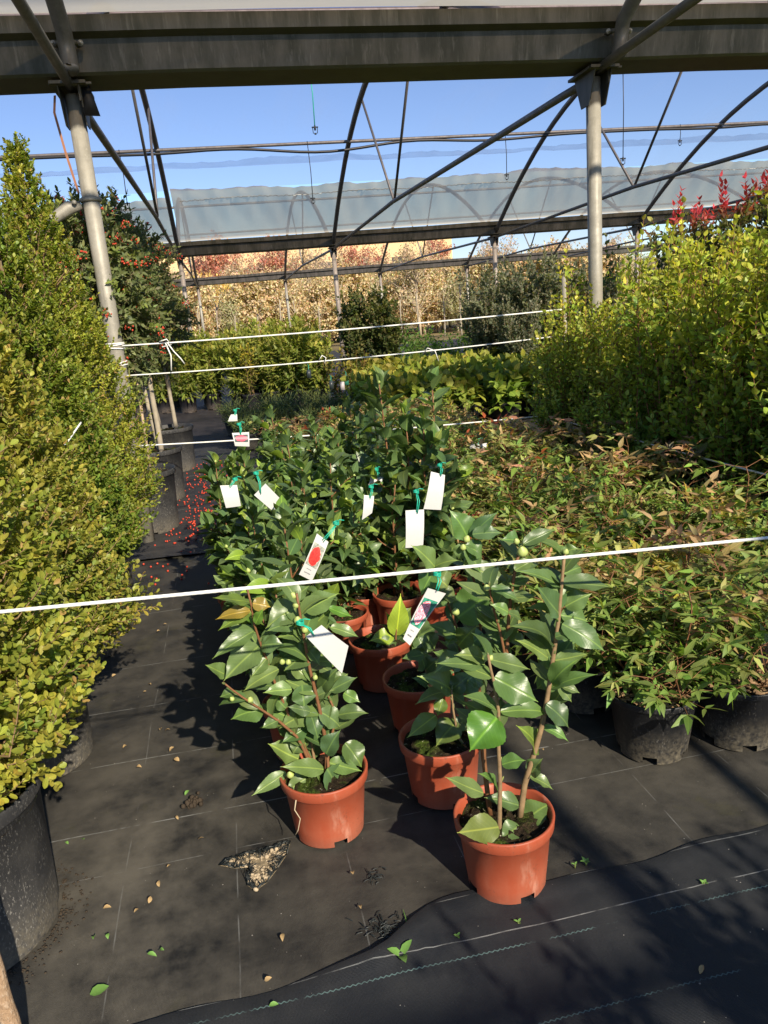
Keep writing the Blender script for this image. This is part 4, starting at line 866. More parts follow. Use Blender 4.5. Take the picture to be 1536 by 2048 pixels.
nd = [nandina(51, .50, .17, [GN, GN, OLV, OLV]), nandina(52, .52, .22, [OLV, OLV, BRO, YLW, GN]), nandina(53, .55, .22, [BRO, OLV, BRO, OLV, PUR, BRO]), nandina(54, .46, .17, [GN, OLV, OLV, BRO]), nandina(55, .5, .2, [OLV, BRO, BRO, OLV, RED])]
nused = set(); NG = "reddish dwarf bamboo shrubs in black pots"
def put_nd(i, x, y, label, sc, rz, z=.009):
    if i not in nused:
        nused.add(i); o = nd[i]; o.location = (x, y, z); o.rotation_euler = (0, 0, rz); o.scale = (sc,) * 3; o["label"] = label; o["group"] = NG; return
    copy_tree(nd[i], (x, y, z), rz, label, NG, sc)
FRONT = [(0, .985, 1.68, "green dwarf bamboo shrub in the foremost black pot full of bark chips", .98, .4), (3, 1.225, 1.66, "dwarf bamboo shrub in the black pot at the picture edge, front row", 1.0, 1.9), (3, .93, 1.97, "dwarf bamboo shrub in a shaded black pot behind the three-stemmed camellia", 1.0, 2.2), (1, 1.17, 1.95, "yellow-green dwarf bamboo shrub directly behind the foremost black pot", 1.05, 3.3), (1, 1.43, 1.9, "dwarf bamboo with amber leaf tips at the outer end of the second row", 1.05, 5.1)]
for (i, x, y, lb, sc, rz) in FRONT: put_nd(i, x, y, lb, sc, rz)
rs = np.random.RandomState(61)
for yi, y in enumerate(np.arange(2.22, 7.2, .27)):
    for xi, x in enumerate(np.arange(.93, 2.0, .26)):
        if y > 5.2 and xi > 3: continue
        px, py = x + rs.uniform(-.03, .03) + .05 * (yi % 2), y + rs.uniform(-.03, .03)
        if px > 1.98: continue
        red = np.clip((px - .9) * .5 + (py - 2) * .12 + rs.normal(0, .3), 0, 1); i = rs.choice([1, 2, 4, 3]) if red > .45 else rs.choice([0, 1, 3, 0])
        z = "olive and bronze dwarf bamboo shrub in the middle of the low reddish block" if py < 4.4 else "small bronze dwarf bamboo shrub at the back of the low reddish block"
        put_nd(i, px, py, z, rs.uniform(.72, 1.18) if py < 4.4 else rs.uniform(.75, .9), rs.uniform(0, 6.28))
for (x, y) in [(.45, 5.6), (.75, 5.6), (.5, 6.0), (.78, 6.05), (.6, 6.5), (.35, 6.4)]: put_nd(rs.choice([2, 4]), x, y, "small bronze dwarf bamboo shrub at the back of the low reddish block", rs.uniform(.75, .9), rs.uniform(0, 6.28))

# ------------------------------------------------------------------ tall leafy hedge shrubs
def shoot_shrub(name, cat, seed, h, spread, nsh, L, cols, matn, potr=.12, poth=.2, side=5, tpl=T_OVAL, gap=.03, wid=.5, stem="stem_red", lean=.0, tipcol=None, topfluff=0.0, leaf_from=.02, fold=.2, base=.05, skirt=0, hmin=.6, red=(.74, .08)):
    rs = np.random.RandomState(seed); t = thing(name, "-", cat, (0, 0, 0)); pot_mb(potr * .8, potr, poth, .022, .008, 32).build("pot", "black_plastic", t); soil_mb(rs, potr * .93, poth - .025, .004, 5, 20).build("soil", "potting_soil", t)
    st = MB(); f = MB(); z0 = poth - .03
    for k in range(nsh):
        a = 6.28 * k / nsh + rs.uniform(-.4, .4); r1 = spread * rs.rand() ** .5; hh = h * rs.uniform(hmin, 1.0) * (1 - .12 * r1 / spread)
        p0 = np.array([base * rs.rand() * math.cos(a), base * rs.rand() * math.sin(a), z0]); s_ = bent(rs, p0, [r1 * math.cos(a), r1 * math.sin(a), hh], 8, .03); st.tube(s_, np.linspace(.0042, .0012, 8), 5, False)
        runs = [(s_, leaf_from, gap)]
        for b in range(side):
            q = rs.uniform(.08, .92); bp, bt, _ = along(s_, [q]); ba = rs.uniform(0, 6.28); bl = rs.uniform(.08, .2) * (1.1 - .5 * q); e = bp[0] + np.array([math.cos(ba), math.sin(ba), .9 + rs.normal(0, .3)]) * bl
            br = bent(rs, bp[0], e, 4, .01); st.tube(br, np.linspace(.002, .001, 4), 4, False); runs.append((br, .15, gap * .85))
        for (pl, lo, g) in runs:
            L_ = np.linalg.norm(np.diff(pl, axis=0), axis=1).sum(); n = max(4, int(L_ * (1 - lo) / g) * 2); tt = np.clip(lo + (1 - lo) * (np.arange(n) // 2 * 2 + 1) / n, 0, 1); pos, tan, _ = along(pl, tt)
            T, N = leaf_frames(rs, pos, tan, 1.0 - .45 * tt ** 4, True); N = N + [.08, -.4, .3]
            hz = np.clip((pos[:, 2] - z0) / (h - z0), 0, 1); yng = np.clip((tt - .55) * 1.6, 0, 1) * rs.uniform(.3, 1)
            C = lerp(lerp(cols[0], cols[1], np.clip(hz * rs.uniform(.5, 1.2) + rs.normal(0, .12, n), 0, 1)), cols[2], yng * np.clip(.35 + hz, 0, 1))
            if tipcol is not None: C = lerp(C, tipcol, np.clip((hz - red[0]) / red[1], 0, 1) * np.clip((tt - .25) * 4, 0, 1))
            f.leaves(tpl, pos, T, N, L * rs.uniform(.7, 1.15, n) * (1 - .3 * tt ** 3), L * wid * rs.uniform(.8, 1.1, n), vary(rs, C, .18), fold, .04)
    if skirt:
        a = rs.uniform(0, 6.28, skirt); r = potr * rs.uniform(.5, 1.2, skirt); pos = np.stack([r * np.cos(a), r * np.sin(a), rs.uniform(poth - .04, poth + .16, skirt)], 1); T = np.stack([np.cos(a), np.sin(a), rs.uniform(-1.2, .4, skirt)], 1)
        f.leaves(tpl, pos, T, np.stack([np.cos(a), np.sin(a), np.ones(skirt)], 1), L * rs.uniform(.8, 1.1, skirt), L * wid, vary(rs, lerp(cols[0], cols[1], rs.rand(skirt)), .2), fold, .05)
    st.build("stems", stem, t); f.build("foliage", matn, t); return t
HC = [(.11, .22, .045), (.35, .375, .055), (.52, .47, .07)]
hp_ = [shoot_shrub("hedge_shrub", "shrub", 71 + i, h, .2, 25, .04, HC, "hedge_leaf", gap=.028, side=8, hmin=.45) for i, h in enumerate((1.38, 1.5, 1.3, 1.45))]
hused = set(); HG = "yellow-green hedge shrubs in rows"
def put_h(i, x, y, label, sc, rz):
    if i not in hused:
        hused.add(i); o = hp_[i]; o.location = (x, y, .01); o.rotation_euler = (0, 0, rz); o.scale = (sc,) * 3; o["label"] = label; o["group"] = HG; return
    copy_tree(hp_[i], (x, y, .01), rz, label, HG, sc)
rs = np.random.RandomState(81)
put_h(0, 2.16, 4.22, "yellow-green hedge shrub at the corner of its block, hiding the foot of the grey post", .93, .5)
for (x, y, sc) in [(1.98, 4.28, .9), (2.0, 3.98, .88), (2.02, 3.66, .95), (1.97, 4.5, .85)]: put_h(1 + int(x * 100) % 3, x, y, "yellow-green hedge shrub along the rope at the foot of its block", sc, x * 50)
put_h(3, 2.2, 2.95, "yellow-green hedge shrub at the picture edge, standing over the bronze shrubs", 1.08, 2.5)
for xi, x in enumerate(np.arange(2.17, 4.4, .34)):
    for yi, y in enumerate(np.arange(2.55, 4.45, .31)):
        px, py = x + rs.uniform(-.04, .04), y + rs.uniform(-.04, .04)
        if xi == 0 and (yi in (5, 1)): continue
        if px / py > 1.25 and not (y < 3): continue
        if px > 3.1 and py < 2.6: continue
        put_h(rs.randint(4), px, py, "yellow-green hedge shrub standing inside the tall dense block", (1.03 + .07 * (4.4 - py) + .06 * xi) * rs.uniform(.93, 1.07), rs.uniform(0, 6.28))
for (x, y, sc) in [(.9, -.6, .86), (1.2, -.55, .95), (1.5, -.6, .98), (1.8, -.52, .95), (2.1, -.6, 1.0), (2.45, -.55, 1.0), (2.8, -.55, 1.0), (1.05, -.9, 1.0), (1.4, -.95, 1.0), (1.75, -.9, 1.05), (2.1, -.95, 1.05)]:  # unseen shrubs added behind the camera as shade casters for the front ground
    put_h(rs.randint(4), x, y, "unseen hedge shrub added behind the viewer to shade the front mat", sc, rs.uniform(0, 6.28))
# red-tipped photinia behind them, olive-leaved shrubs, slim whips
RC = [(.07, .11, .035), (.11, .15, .04), (.2, .16, .05)]
ph0 = shoot_shrub("red_tip_shrub", "shrub", 91, 2.1, .3, 26, .085, RC, "far_leaf", .16, .26, 8, T_LANCE, .042, .36, tipcol=(.5, .06, .075), hmin=.72, red=(.74, .07))
RS = [(4.1, 6.5, .99, .3, "red-tipped shrub standing lower at the end of its row"), (4.55, 6.6, 1.04, 2.0, "red-tipped shrub with the brightest cluster, in the middle of its row"), (4.85, 6.3, 1.13, 3.3, "tallest red-tipped shrub, topmost red leaves near the picture edge"), (5.4, 6.4, 1.15, 5.0, "red-tipped shrub mostly cut off by the picture edge")]
for i, (x, y, sc, rz, lb) in enumerate(RS):
    if i == 0: ph0.location = (x, y, .01); ph0.rotation_euler = (0, 0, rz); ph0.scale = (sc,) * 3; ph0["label"] = lb; ph0["group"] = "red-tipped shrubs"
    else: copy_tree(ph0, (x, y, .01), rz, lb, "red-tipped shrubs", sc)
OC = [(.085, .115, .06), (.17, .195, .11), (.26, .28, .16)]
ol = shoot_shrub("olive_shrub", "shrub", 95, 1.75, .44, 42, .07, OC, "far_leaf", .16, .25, 11, T_OVAL, .032, .42, stem="stem_tan")
OS = [(3.55, 10.3, .9, 0, "grey-green shrub at the low end of its group, beside the bright low shrubs"), (4.05, 10.0, 1.1, 1, "grey-green shrub, tallest of its group, right of the far gutter post foot"), (4.5, 10.5, 1.06, 2, "grey-green shrub half behind the yellow-green hedge"), (3.85, 11.0, 1.06, 3, "grey-green shrub at the back of its group"), (4.9, 9.8, 1.0, 4, "grey-green shrub next to the lone front post"), (3.7, 9.6, .75, 5, "short grey-green shrub at the front of its group")]
for i, (x, y, sc, rz, lb) in enumerate(OS):
    if i == 0: ol.location = (x, y, .01); ol.scale = (sc,) * 3; ol["label"] = lb; ol["group"] = "grey-green olive-leaved shrubs"
    else: copy_tree(ol, (x, y, .01), rz, lb, "grey-green olive-leaved shrubs", sc)
wh = shoot_shrub("whip_shrub", "shrub", 97, 2.0, .12, 5, .055, [(.04, .07, .02), (.09, .12, .03), (.14, .16, .04)], "hedge_leaf", .13, .22, 5, T_OVAL, .07, .5, stem="stem_tan", leaf_from=.3)
WS = [(3.25, 6.3, .92, 0, "slim sparse shrub with one dark twig against the far grey cloth"), (3.75, 6.1, .97, 2, "slim sparse shrub just past the lone front post"), (4.1, 6.6, 1.0, 4, "slim sparse shrub with a leaning grey stem below the red tips")]
for i, (x, y, sc, rz, lb) in enumerate(WS):
    if i == 0: wh.location = (x, y, .01); wh.scale = (sc,) * 3; wh["label"] = lb; wh["group"] = "slim sparse shrubs"
    else: copy_tree(wh, (x, y, .01), rz, lb, "slim sparse shrubs", sc)

# ------------------------------------------------------------------ berry trees (pyracantha standards)
def berry_tree(name, label, loc, seed, zc, rx, rz_, ntr, n=13000, ox=-.11):
    rs = np.random.RandomState(seed); t = thing(name, label, "berry tree", loc, "berry trees in grey pots")
    pot_mb(.185, .215, .37, .035, .012, 48).build("pot", "grey_plastic", t); soil_mb(rs, .2, .33, .01).build("soil", "potting_soil", t)
    for k in range(ntr):
        a = rs.uniform(0, 6.28); p = bent(rs, [.07 * math.cos(a + k * 2.2), .07 * math.sin(a + k * 2.2), .3], [ox * .6 + .08 * math.cos(a + k * 2.2 + .6), .08 * math.sin(a + k * 2.2 + .6), zc], 9, .02)
        m = MB(); m.tube(p, np.linspace(.02, .011, 9) + rs.normal(0, .001, 9), 9); m.build("trunk", "pale_bark", t)
    m = MB(); m.tube([[.06, .05, .32], [.07, .05, zc]], .009, 8); m.build("cane", "wood_stake", t)
    tw = MB(); f = MB(); bm = MB(); ph = rs.uniform(0, 6.28, 6)
    d = unit(rs, n // 12); sh = 1 + .12 * np.sin(d[:, 0] * 5 + ph[0]) * np.sin(d[:, 2] * 6 + ph[1]) + .08 * np.sin(d[:, 1] * 11 + ph[2]) + .06 * rs.normal(size=len(d))
    r = np.where(rs.rand(len(d)) < .65, rs.uniform(.8, 1.03, len(d)), rs.uniform(.35, .8, len(d)))
    ctr = np.array([ox, 0, zc + rz_ * .35]); P0 = ctr + d * np.array([rx, rx, rz_]) * (sh * r)[:, None]
    for j in range(len(d)):
        o = _n(d[j] + unit(rs, 1)[0] * .7 + [0, 0, .35]); l = rs.uniform(.07, .15); s_ = np.array([P0[j], P0[j] + o * l * .5 + [0, 0, .005], P0[j] + o * l]); tw.tube(s_, [.002, .0015, .0008], 4, False)
        k = 15; tt = (np.arange(k) + 1) / k; pos, tan, _ = along(s_, tt); T, N = leaf_frames(rs, pos, tan, .9); C = lerp((.10, .13, .05), (.18, .2, .07), rs.rand(k)); 
        if rs.rand() < .07: C = lerp(C, (.16, .2, .03), .7)
        f.leaves(T_OVAL, pos, T, N + [0, -.3, .3], .036 * rs.uniform(.7, 1.2, k), .016, vary(rs, C, .15), .2)
        if j % 4 == 0: tw.tube([ctr + (P0[j] - ctr) * .1 - [0, 0, rz_ * .4], ctr + (P0[j] - ctr) * .5, P0[j]], [.006, .004, .002], 4, False)
        if rs.rand() < .12 and d[j][2] > -.75:
            for q in range(rs.randint(4, 13)): bm.ellipsoid(s_[2] + unit(rs, 1)[0] * .024 + [0, 0, -.01], .0055 * rs.uniform(.75, 1.1), 6, 4)
    tw.build("twigs", "bark", t); f.build("crown", "far_leaf", t); tag(bm.build("berries", "berry", t), kind="stuff")
berry_tree("berry_tree", "round berry tree nearest the grey post, its big pot beside the fallen berries", (-.60, 4.8, .01), 101, 1.18, .30, .5, 2)
berry_tree("berry_tree", "round-headed berry tree with the reddest clusters, in the middle big grey pot", (-.60, 5.65, .01), 102, 1.25, .29, .56, 2)
berry_tree("berry_tree", "berry tree at the back of its row, in the farthest big grey pot", (-.56, 6.8, .01), 103, 1.2, .33, .55, 2)
berry_tree("berry_tree", "berry tree half hidden behind the tallest boxwood cone", (-.98, 6.0, .01), 104, 1.25, .36, .55, 1)
rs = np.random.RandomState(111); m = MB(); md = MB()
for k in range(420):
    x = -.33 + rs.normal(0, .13) + .12 * rs.rand(); y = 4.35 + 2.6 * rs.rand() ** 1.3
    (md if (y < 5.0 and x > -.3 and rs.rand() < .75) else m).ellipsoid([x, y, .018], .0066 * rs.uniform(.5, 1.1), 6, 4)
for k in range(26): m.ellipsoid([-.35 + rs.normal(0, .15), 3.9 + rs.normal(0, .22), .012], .006, 6, 4)
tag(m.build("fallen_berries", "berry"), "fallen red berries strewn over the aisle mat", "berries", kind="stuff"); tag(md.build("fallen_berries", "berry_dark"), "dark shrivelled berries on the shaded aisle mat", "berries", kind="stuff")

# ------------------------------------------------------------------ plants farther back
LC = [(.15, .21, .04), (.27, .32, .05), (.42, .4, .06)]
lau = [shoot_shrub("laurel_shrub", "shrub", 121 + i, h, .24, 20, .10, LC, "far_leaf", .13, .22, 8, T_LANCE, .036, .34, stem="stem_tan", base=.08, skirt=110) for i, h in enumerate((1.18, 1.28))]
yel = shoot_shrub("golden_shrub", "shrub", 125, 1.18, .13, 6, .075, [(.1, .12, .02), (.3, .28, .015), (.5, .42, .02)], "far_leaf", .13, .22, 5, T_LANCE, .045, .3, stem="stem_tan")
LW = [(-.95, 11.6), (-.6, 11.3), (-.25, 11.4), (.12, 11.1), (.62, 10.9), (.88, 10.7), (1.2, 10.6), (-.8, 12.2), (-.3, 12.1), (.2, 12.0), (.7, 11.8), (1.15, 11.5), (-1.35, 11.9), (.45, 11.7)]
rs = np.random.RandomState(131); LBL = ["laurel shrub at the aisle end of the far hedge row", "laurel shrub with a gap of shade beside it, in the far hedge row", "laurel shrub in the front of the far hedge row", "laurel shrub in the back of the far hedge row"]
fi = set()
for k, (x, y) in enumerate(LW):
    i = k % 2; lb = LBL[0] if k == 0 else (LBL[2] if k < 7 else LBL[3]); sc = rs.uniform(.93, 1.08); rz = rs.uniform(0, 6.28)
    if i not in fi: fi.add(i); o = lau[i]; o.location = (x, y, .01); o.rotation_euler = (0, 0, rz); o["label"] = lb; o["group"] = "laurel shrubs of the far hedge"
    else: copy_tree(lau[i], (x, y, .01), rz, lb, "laurel shrubs of the far hedge", sc)
yel.location = (.28, 10.75, .01); yel["label"] = "bright golden shrub standing out in the far hedge row"
jas = shoot_shrub("climber", "climbing plant", 141, 1.56, .2, 30, .066, [(.05, .085, .025), (.10, .14, .035), (.22, .2, .05)], "far_leaf", .15, .24, 12, T_OVAL, .032, .52, stem="stem_tan")
jas.location = (1.82, 11.0, .01); jas.scale = (1, 1, 1.06); jas["label"] = "dark climbing plant on a cane, tied bushy column, hedge side"; jas["group"] = "climbers on canes"
copy_tree(jas, (2.2, 10.8, .01), 2.1, "dark climbing plant on a cane, column with pale ties showing", "climbers on canes", 1.06)
stick((2.2, 10.74, 0), 1.3, .02, "pale cane up the second dark climber", "pale_bark"); 
hyd = shoot_shrub("broad_leaf_plant", "shrub", 151, .56, .26, 13, .115, [(.13, .18, .03), (.25, .27, .04), (.36, .32, .06)], "hydrangea_leaf", .14, .2, 1, T_OVAL, .07, .62, stem="stem_green", base=.09, skirt=60)
hy2 = shoot_shrub("broad_leaf_plant", "shrub", 152, .62, .27, 12, .12, [(.11, .18, .03), (.2, .27, .035), (.3, .32, .05)], "hydrangea_leaf", .14, .2, 1, T_OVAL, .07, .6, stem="stem_green", base=.09, skirt=60)
rs = np.random.RandomState(161); done = [0, 0]
for yi, y in enumerate(np.arange(7.35, 10.2, .4)):
    for xi, x in enumerate(np.arange(1.45 + .3 * (yi > 2), 3.9, .4)):
        px, py = x + rs.uniform(-.06, .06), y + rs.uniform(-.06, .06); i = rs.randint(2); lb = "yellow-green broad-leaved plant in the front row of the hydrangea block" if yi == 0 else "yellow-green broad-leaved plant deep in the hydrangea block"
        o = (hyd, hy2)[i]
        if not done[i]: done[i] = 1; o.location = (px, py, .01); o["label"] = lb; o["group"] = "broad-leaved plants"
        else: copy_tree(o, (px, py, .01), rs.uniform(0, 6.28), lb, "broad-leaved plants", rs.uniform(.85, 1.1))
bl = shoot_shrub("low_green_shrub", "shrub", 171, .8, .35, 16, .06, [(.06, .13, .02), (.1, .22, .025), (.16, .28, .03)], "far_leaf", .16, .22, 4, T_OVAL, .07, .5, stem="stem_green")
for i, (x, y, sc) in enumerate([(3.0, 12.2, 1.0), (3.6, 12.6, 1.05), (4.2, 13.0, 1.1), (2.7, 11.6, .8), (3.3, 11.4, .8), (5.0, 13.5, 1.1), (3.4, 14, 1.2)]):
    lb = "bright green low shrub between the dark climbers and the grey-green shrubs"
    if i == 0: bl.location = (x, y, .01); bl["label"] = lb; bl["group"] = "bright low shrubs"
    else: copy_tree(bl, (x, y, .01), i * 1.3, lb, "bright low shrubs", sc)
gr = shoot_shrub("feathery_plant", "shrub", 181, .42, .2, 22, .05, [(.04, .07, .025), (.07, .11, .04), (.12, .15, .05)], "far_leaf", .11, .16, 3, T_LANCE, .028, .14, stem="stem_green", base=.07)
for i, (x, y, sc) in enumerate([(.1, 7.4, 1), (.42, 7.6, 1.1), (.75, 7.3, .9), (.2, 8.0, 1), (.6, 8.1, 1.1), (1.0, 7.9, 1), (.0, 8.5, 1), (.45, 8.7, 1), (.9, 8.6, 1), (1.2, 8.3, .9), (.95, 7.0, .9), (1.25, 7.4, .95)]):
    lb = "low feathery green plant between the camellias and the far hedge"
    if i == 0: gr.location = (x, y, .01); gr["label"] = lb; gr["group"] = "low feathery plants"
    else: copy_tree(gr, (x, y, .01), i * 1.1, lb, "low feathery plants", sc)
ros = shoot_shrub("tagged_shrub", "shrub", 191, 1.0, .24, 9, .07, [(.08, .1, .02), (.18, .17, .03), (.3, .22, .05)], "far_leaf", .13, .2, 3, T_OVAL, .08, .5, stem="stem_red", base=.08)
ros.location = (1.32, 9.6, .01); ros.scale = (.9,) * 3; ros["label"] = "reddish shrub hung with small coloured tags, before the dark climbers"; ros["group"] = "tagged reddish shrubs"
copy_tree(ros, (1.62, 9.9, .01), 2.0, "pale reddish shrub hung with tags, next to the dark climbers", "tagged reddish shrubs", .85)
for i, (px, col, lb) in enumerate([((663, 770), "rose_flower_print", "small red and white tag on the reddish shrub"), ((618, 748), "rose_flower_print", "tiny magenta tag in the far hedge"), ((685, 772), "white_card", "small white tag low on the reddish shrub"), ((693, 762), "pink_flower_print", "small blue-red tag next to the dark climbers")]):
    p = AY(*px, 9.35); m = MB(); m.box([0, 0, 0], [.05, .003, .1]); t = thing("hanging_label", lb, "tag", tuple(p), "small tags on the far shrubs"); m.build("card", col, t); m = MB(); m.tube([[0, 0, .05], [.01, .05, .1], [0, .1, .12]], .003, 5); m.build("tie", "green_tie", t)

# ------------------------------------------------------------------ beyond the shade house
m = MB(); xs = np.linspace(-60, 160, 80); V = []; rs = np.random.RandomState(201)
for x in xs:
    hgt = 8.5 + 1.6 * math.sin(x * .025 + .6) + .7 * math.sin(x * .11) + rs.normal(0, .2)
    for (y, z) in ((130, -1), (150, hgt * .6), (175, hgt), (230, hgt * .8)): V.append([x, y, z])
m.quads(V, [[i * 4 + j, (i + 1) * 4 + j, (i + 1) * 4 + j + 1, i * 4 + j + 1] for i in range(79) for j in range(3)]); tag(m.build("hills", "hill_scrub"), "brown scrubby hillside far beyond the field", "hill", kind="structure")
bd = thing("farm_building", "long cream building with a flat top behind the red-leaved trees", "building", (7, 64, 0))
m = MB(); m.box([0, 4, 3.35], [24.6, 8, 6.7]); m.build("wall", "cream_wall", bd, smooth=False)
m = MB(); m.box([0, 4, 6.8], [25, 8.4, .2]); m.build("roof", "gutter_metal", bd, smooth=False)
for k in range(4): m = MB(); m.box([-10 + 6 * k, -.02, 4.6], [1.6, .08, 1.2]); m.build("window", "gutter_metal", bd, smooth=False)
def far_tree(name, cat, seed, h, r, n, L, cols, bare=.0, trunk="twig_tan", zlow=.3, matn="far_leaf"):
    rs = np.random.RandomState(seed); t = thing(name, "-", cat, (0, 0, 0)); m = MB(); tw = MB(); f = MB(); m.tube(bent(rs, [0, 0, 0], [0, 0, h * .75], 7, .06), np.linspace(.075, .02, 7), 7)
    for k in range(46):
        q = rs.uniform(zlow, .95); a = rs.uniform(0, 6.28); rr = r * rs.uniform(.4, 1) * (1.2 - .5 * q); b = np.array([0, 0, h * q * .75]); e = np.array([rr * math.cos(a), rr * math.sin(a), h * min(1, q * .75 + rs.uniform(.15, .4))]); s_ = bent(rs, b, e, 5, .07); tw.tube(s_, np.linspace(.02, .005, 5), 4, False)
        for j in range(6):
            bp, bt, _ = along(s_, [rs.uniform(.3, 1)]); e2 = bp[0] + unit(rs, 1)[0] * rs.uniform(.2, .5) + [0, 0, .22]; tw.tube([bp[0], e2], [.008, .003], 3, False)
            k2 = int(n / 276 * (1 - bare) + rs.rand()); 
            if k2: P = bp[0] + (e2 - bp[0]) * rs.rand(k2, 1) + rs.normal(0, .08, (k2, 3)); c = lerp(cols[0], cols[1], rs.rand(k2)); f.leaves(T_LOW, P, unit(rs, k2), unit(rs, k2), L, L * .6, vary(rs, c, .25))
    m.build("trunk", trunk, t); tw.build("branches", "twig_tan", t)
    if f.n: f.build("crown", matn, t)
    return t
ft = {'red': far_tree("red_leaved_tree", "tree", 211, 5.2, 1.0, 2600, .13, [(.46, .17, .12), (.55, .3, .19)]), 'yel': far_tree("golden_shrub_tree", "tree", 212, 3.3, 1.2, 5200, .11, [(.68, .49, .12), (.58, .45, .2)], zlow=.05), 'bare': far_tree("bare_tree", "tree", 213, 4.2, 1.3, 2600, .09, [(.5, .41, .27), (.58, .48, .32)], .25, zlow=.2), 'tan': far_tree("dry_tree", "tree", 214, 3.2, 1.2, 9500, .12, [(.48, .39, .24), (.58, .46, .29)], zlow=.05), 'grn': far_tree("dull_green_tree", "tree", 215, 2.6, 1.0, 4200, .1, [(.3, .3, .16), (.4, .37, .22)], zlow=.05)}
ftl = {'red': "slim red-leaved tree before the cream building", 'yel': "golden-leaved shrubby tree under the far gutter", 'bare': "bare pale-stemmed tree in the nursery rows beyond the shade house", 'tan': "dry tan-leaved tree in the field beyond the shade house", 'grn': "dull green tree among the dry rows beyond the shade house"}
fto = set(); rs = np.random.RandomState(221)
def put_far(k, x, y, sc):
    if k not in fto: fto.add(k); o = ft[k]; o.location = (x, y, 0); o.scale = (sc,) * 3; o["label"] = ftl[k]; o["group"] = ftl[k].split(' ')[0] + " trees of the field"; return
    copy_tree(ft[k], (x, y, 0), rs.uniform(0, 6.28), ftl[k], ftl[k].split(' ')[0] + " trees of the field", sc)
for px, y in [(405, 46), (440, 45), (475, 47), (520, 46), (560, 45), (595, 47), (700, 46), (735, 45), (760, 47), (880, 48)]: put_far('red', AY(px, 600, y)[0], y, rs.uniform(.85, 1.08))
for px, y in [(365, 36), (395, 38), (440, 36), (480, 38), (505, 40)]: put_far('yel', AY(px, 620, y)[0], y, rs.uniform(.85, 1.05))
for y in (33, 37, 41): 
    for px in range(345, 1260, 34): put_far('bare' if rs.rand() < .3 else ('tan' if rs.rand() < .8 else 'grn'), AY(px + rs.uniform(-12, 12), 620, y)[0], y + rs.uniform(-1, 1), rs.uniform(.75, 1.05))
for px in range(-250, 330, 60): put_far('tan', AY(px, 620, 40)[0], 40, rs.uniform(.9, 1.2))
for px in range(1280, 2200, 70): put_far('grn' if rs.rand() < .5 else 'tan', AY(px, 620, 44)[0], 44, rs.uniform(.9, 1.3))
# pale young trunks in rows at the field edge
wt = MB(); rs = np.random.RandomState(231); wt.tube(bent(rs, [0, 0, 0], [.03, 0, 1.75], 6, .03), np.linspace(.035, .02, 6), 6)
tr0 = thing("young_tree", "pale young tree trunk standing in the rows just outside the shade house", "tree", (0, 0, 0), "pale young trees at the field edge"); wt.build("trunk", "pale_bark", tr0); tw = MB()
for k in range(9): a = rs.uniform(0, 6.28); tw.tube([[.02, 0, 1.0 + k * .08], [.3 * math.cos(a), .3 * math.sin(a), 1.5 + k * .1]], [.01, .004], 4, False)
tw.build("branches", "twig_tan", tr0); first = True
for px in list(range(352, 960, 41)):
    y = 27.5 + rs.uniform(0, 4); p = AY(px + rs.uniform(-9, 9), 640, y)
    if first: tr0.location = (p[0], y, 0); first = False
    else: copy_tree(tr0, (p[0], y, 0), rs.uniform(0, 6.28), tr0["label"], tr0["group"], rs.uniform(.75, 1.15))

# ------------------------------------------------------------------ litter and weeds on the mats
rs = np.random.RandomState(241)
lt = MB(); lt.leaves(T_OVAL, [[-.5, 0, 0]], [[1, 0, .05]], [[0, 0, 1]], 1.0, .5, [(1, 1, 1)], .35, .12); l0 = None
spots = [(660, 975, 'n'), (580, 1160, 'y'), (665, 1150, 'y'), (935, 1265, 'y'), (995, 1238, 'y'), (980, 825, 'n'), (1040, 720, 'n'), (1090, 420, 'n'), (1235, 552, 'n'), (1150, 268, 'y'), (855, 110, 'n'), (1085, 66, 'n'), (512, 555, 'y'), (842, 995, 'n'), (920, 925, 'n'), (410, 577, 'y')]
PX = [(x / 3.072, 1500 + y / 3.072, c) for x, y, c in spots] + [(322, 1460, 'n'), (335, 1462, 'n'), (290, 1385, 'n'), (317, 1263, 'n'), (330, 1250, 'n'), (300, 1370, 'n'), (344, 1500, 'n'), (228, 1352, 'n'), (706, 1748, 'n'), (566, 1877, 'n'), (548, 2012, 'y'), (1403, 1941, 'n'), (1085, 1501, 'n'), (537, 1960, 'n'), (722, 1816, 'n'), (250, 1495, 'n')]
for x, y, c in PX:
    p = G(x, y, .012); s_ = rs.uniform(.012, .02)
    m = MB(); m.leaves(T_OVAL, [[-.5 * s_, 0, 0]], [[1, 0, .05]], [[0, 0, 1]], s_, s_ * rs.uniform(.4, .7), [(.3, .3, .03)], .5, .18)
    o = m.build("fallen_leaf", "dry_leaf" if c == 'n' else "weed_green", loc=p + [0, 0, .002]); o.rotation_euler = (rs.normal(0, .3), rs.normal(0, .3), rs.uniform(0, 6.28)); tag(o, "tiny dry curled leaf lying on the weed mat" if c == 'n' else "tiny yellow-green fallen leaf on the weed mat", "leaf", "dry leaves scattered on the mat" if c == 'n' else "yellow-green leaves scattered on the mat")
p = G(198, 1985, .012); m = MB(); m.leaves(T_OVAL, [[-.016, 0, 0]], [[1, .3, .02]], [[0, 0, 1]], .034, .026, [(.2, .3, .06)], .2); tag(m.build("fallen_leaf", "weed_green", loc=p), "pale green fallen leaf lying flat near the front edge of the picture", "leaf")
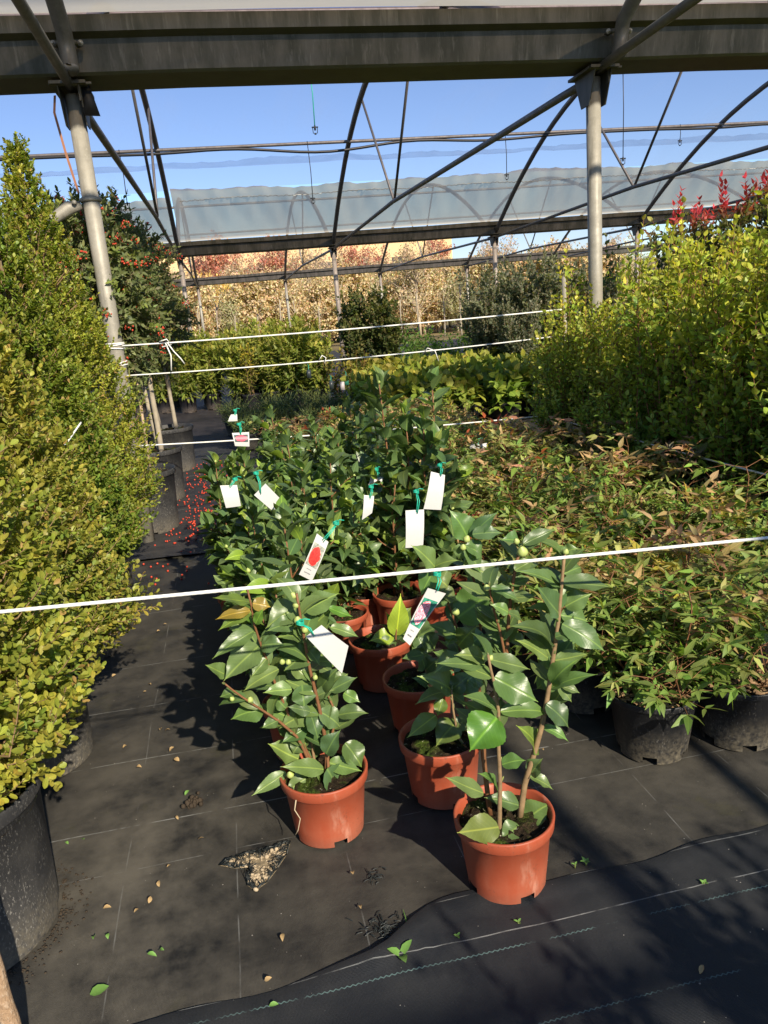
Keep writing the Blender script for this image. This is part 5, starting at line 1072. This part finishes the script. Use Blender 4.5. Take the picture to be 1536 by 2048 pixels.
def seedling(px, s, n, label):
    p = G(*px, .01); t = thing("weed_seedling", label, "weed", tuple(p), "weed seedlings on the front mat"); m = MB()
    a = np.arange(n) * 6.28 / n + .6; T = np.stack([np.cos(a), np.sin(a), np.full(n, .45)], 1); m.leaves(T_OVAL, np.zeros((n, 3)) + [0, 0, .004], T, np.tile([0, 0, 1.], (n, 1)), s * rs.uniform(.7, 1.1, n), s * .5, np.ones((n, 3)), .2, .1); m.build("leaves", "weed_green", t); m = MB(); m.tube([[0, 0, -.004], [0, 0, .006]], .0015, 5); m.build("stem", "stem_green", t)
seedling((803, 1915), .034, 3, "largest weed seedling, three long leaves, on the mat seam below the foremost pot"); seedling((915, 1876), .011, 3, "tiny clover-like seedling under the foremost orange pot"); seedling((1037, 1848), .01, 3, "tiny seedling on the seam just past the foremost orange pot"); seedling((1172, 1728), .014, 5, "bright seedling clump at the raised mat fold"); seedling((1150, 1733), .009, 3, "smaller bright seedling next to the clump at the mat fold"); seedling((1408, 1770), .013, 4, "grey-green seedling on the front mat near the picture edge")
def tuft(px, n, L, label, mat, name, cat, spread=.02):
    p = G(*px, .008); m = MB()
    for k in range(n):
        a = rs.uniform(0, 6.28); l = L * rs.uniform(.4, 1); d = np.array([math.cos(a), math.sin(a), rs.uniform(.02, .3)]); b = rs.normal(0, spread, 3) * [1, 1, 0]; m.tube([b, b + d * l * .6, b + d * l + [0, 0, -.004]], [.0012, .001, .0004], 4, False)
    tag(m.build(name, mat, loc=p), label, cat)
tuft((770, 1860), 90, .022, "dark frayed roots and grass poking through the mat fold", "dark_hose", "frayed_tuft", "debris", .022); tuft((800, 1870), 7, .06, "green grass blades lying in the mat fold", "weed_green", "grass_tuft", "grass", .01); tuft((752, 1750), 26, .02, "small dark tuft of frayed threads by the front orange pots", "dark_hose", "frayed_tuft", "debris", .01)
m = MB(); p = G(384, 1610, .006)
for k in range(26): m.ellipsoid(rs.normal(0, .011, 3) * [1, 1, .25] + [0, 0, .006], rs.uniform(.004, .009), 6, 4)
tag(m.build("mud_clod", "damp_mud", loc=p), "small dark clod of mud on the open mat", "mud")
m = MB(); 
for k in range(300):
    a = rs.uniform(-1.6, .9); r = .19 + abs(rs.normal(0, .026)); q = rs.uniform(.001, .0036); m.ellipsoid([-.69 + r * math.cos(a), 1.52 + r * math.sin(a), .009], (q, q * rs.uniform(.6, 1), q * .6), 6, 4, [0, 0, 1])
tag(m.build("soil_crumbs", "damp_mud"), "damp soil crumbs round the foot of the biggest grey pot", "soil", kind="stuff")
m = MB(); m.tube([[-.0, 0, 0], [-.006, -.006, -.02], [.004, -.006, -.045], [-.004, -.004, -.075], [-.012, 0, -.09]], [.0016, .0014, .0012, .001, .0005], 6)
tag(m.build("dangling_root", "twig_tan", loc=AY(592, 1600, 1.53)), "thin pale root dangling over the rim of the small bushy camellia's pot", "root")
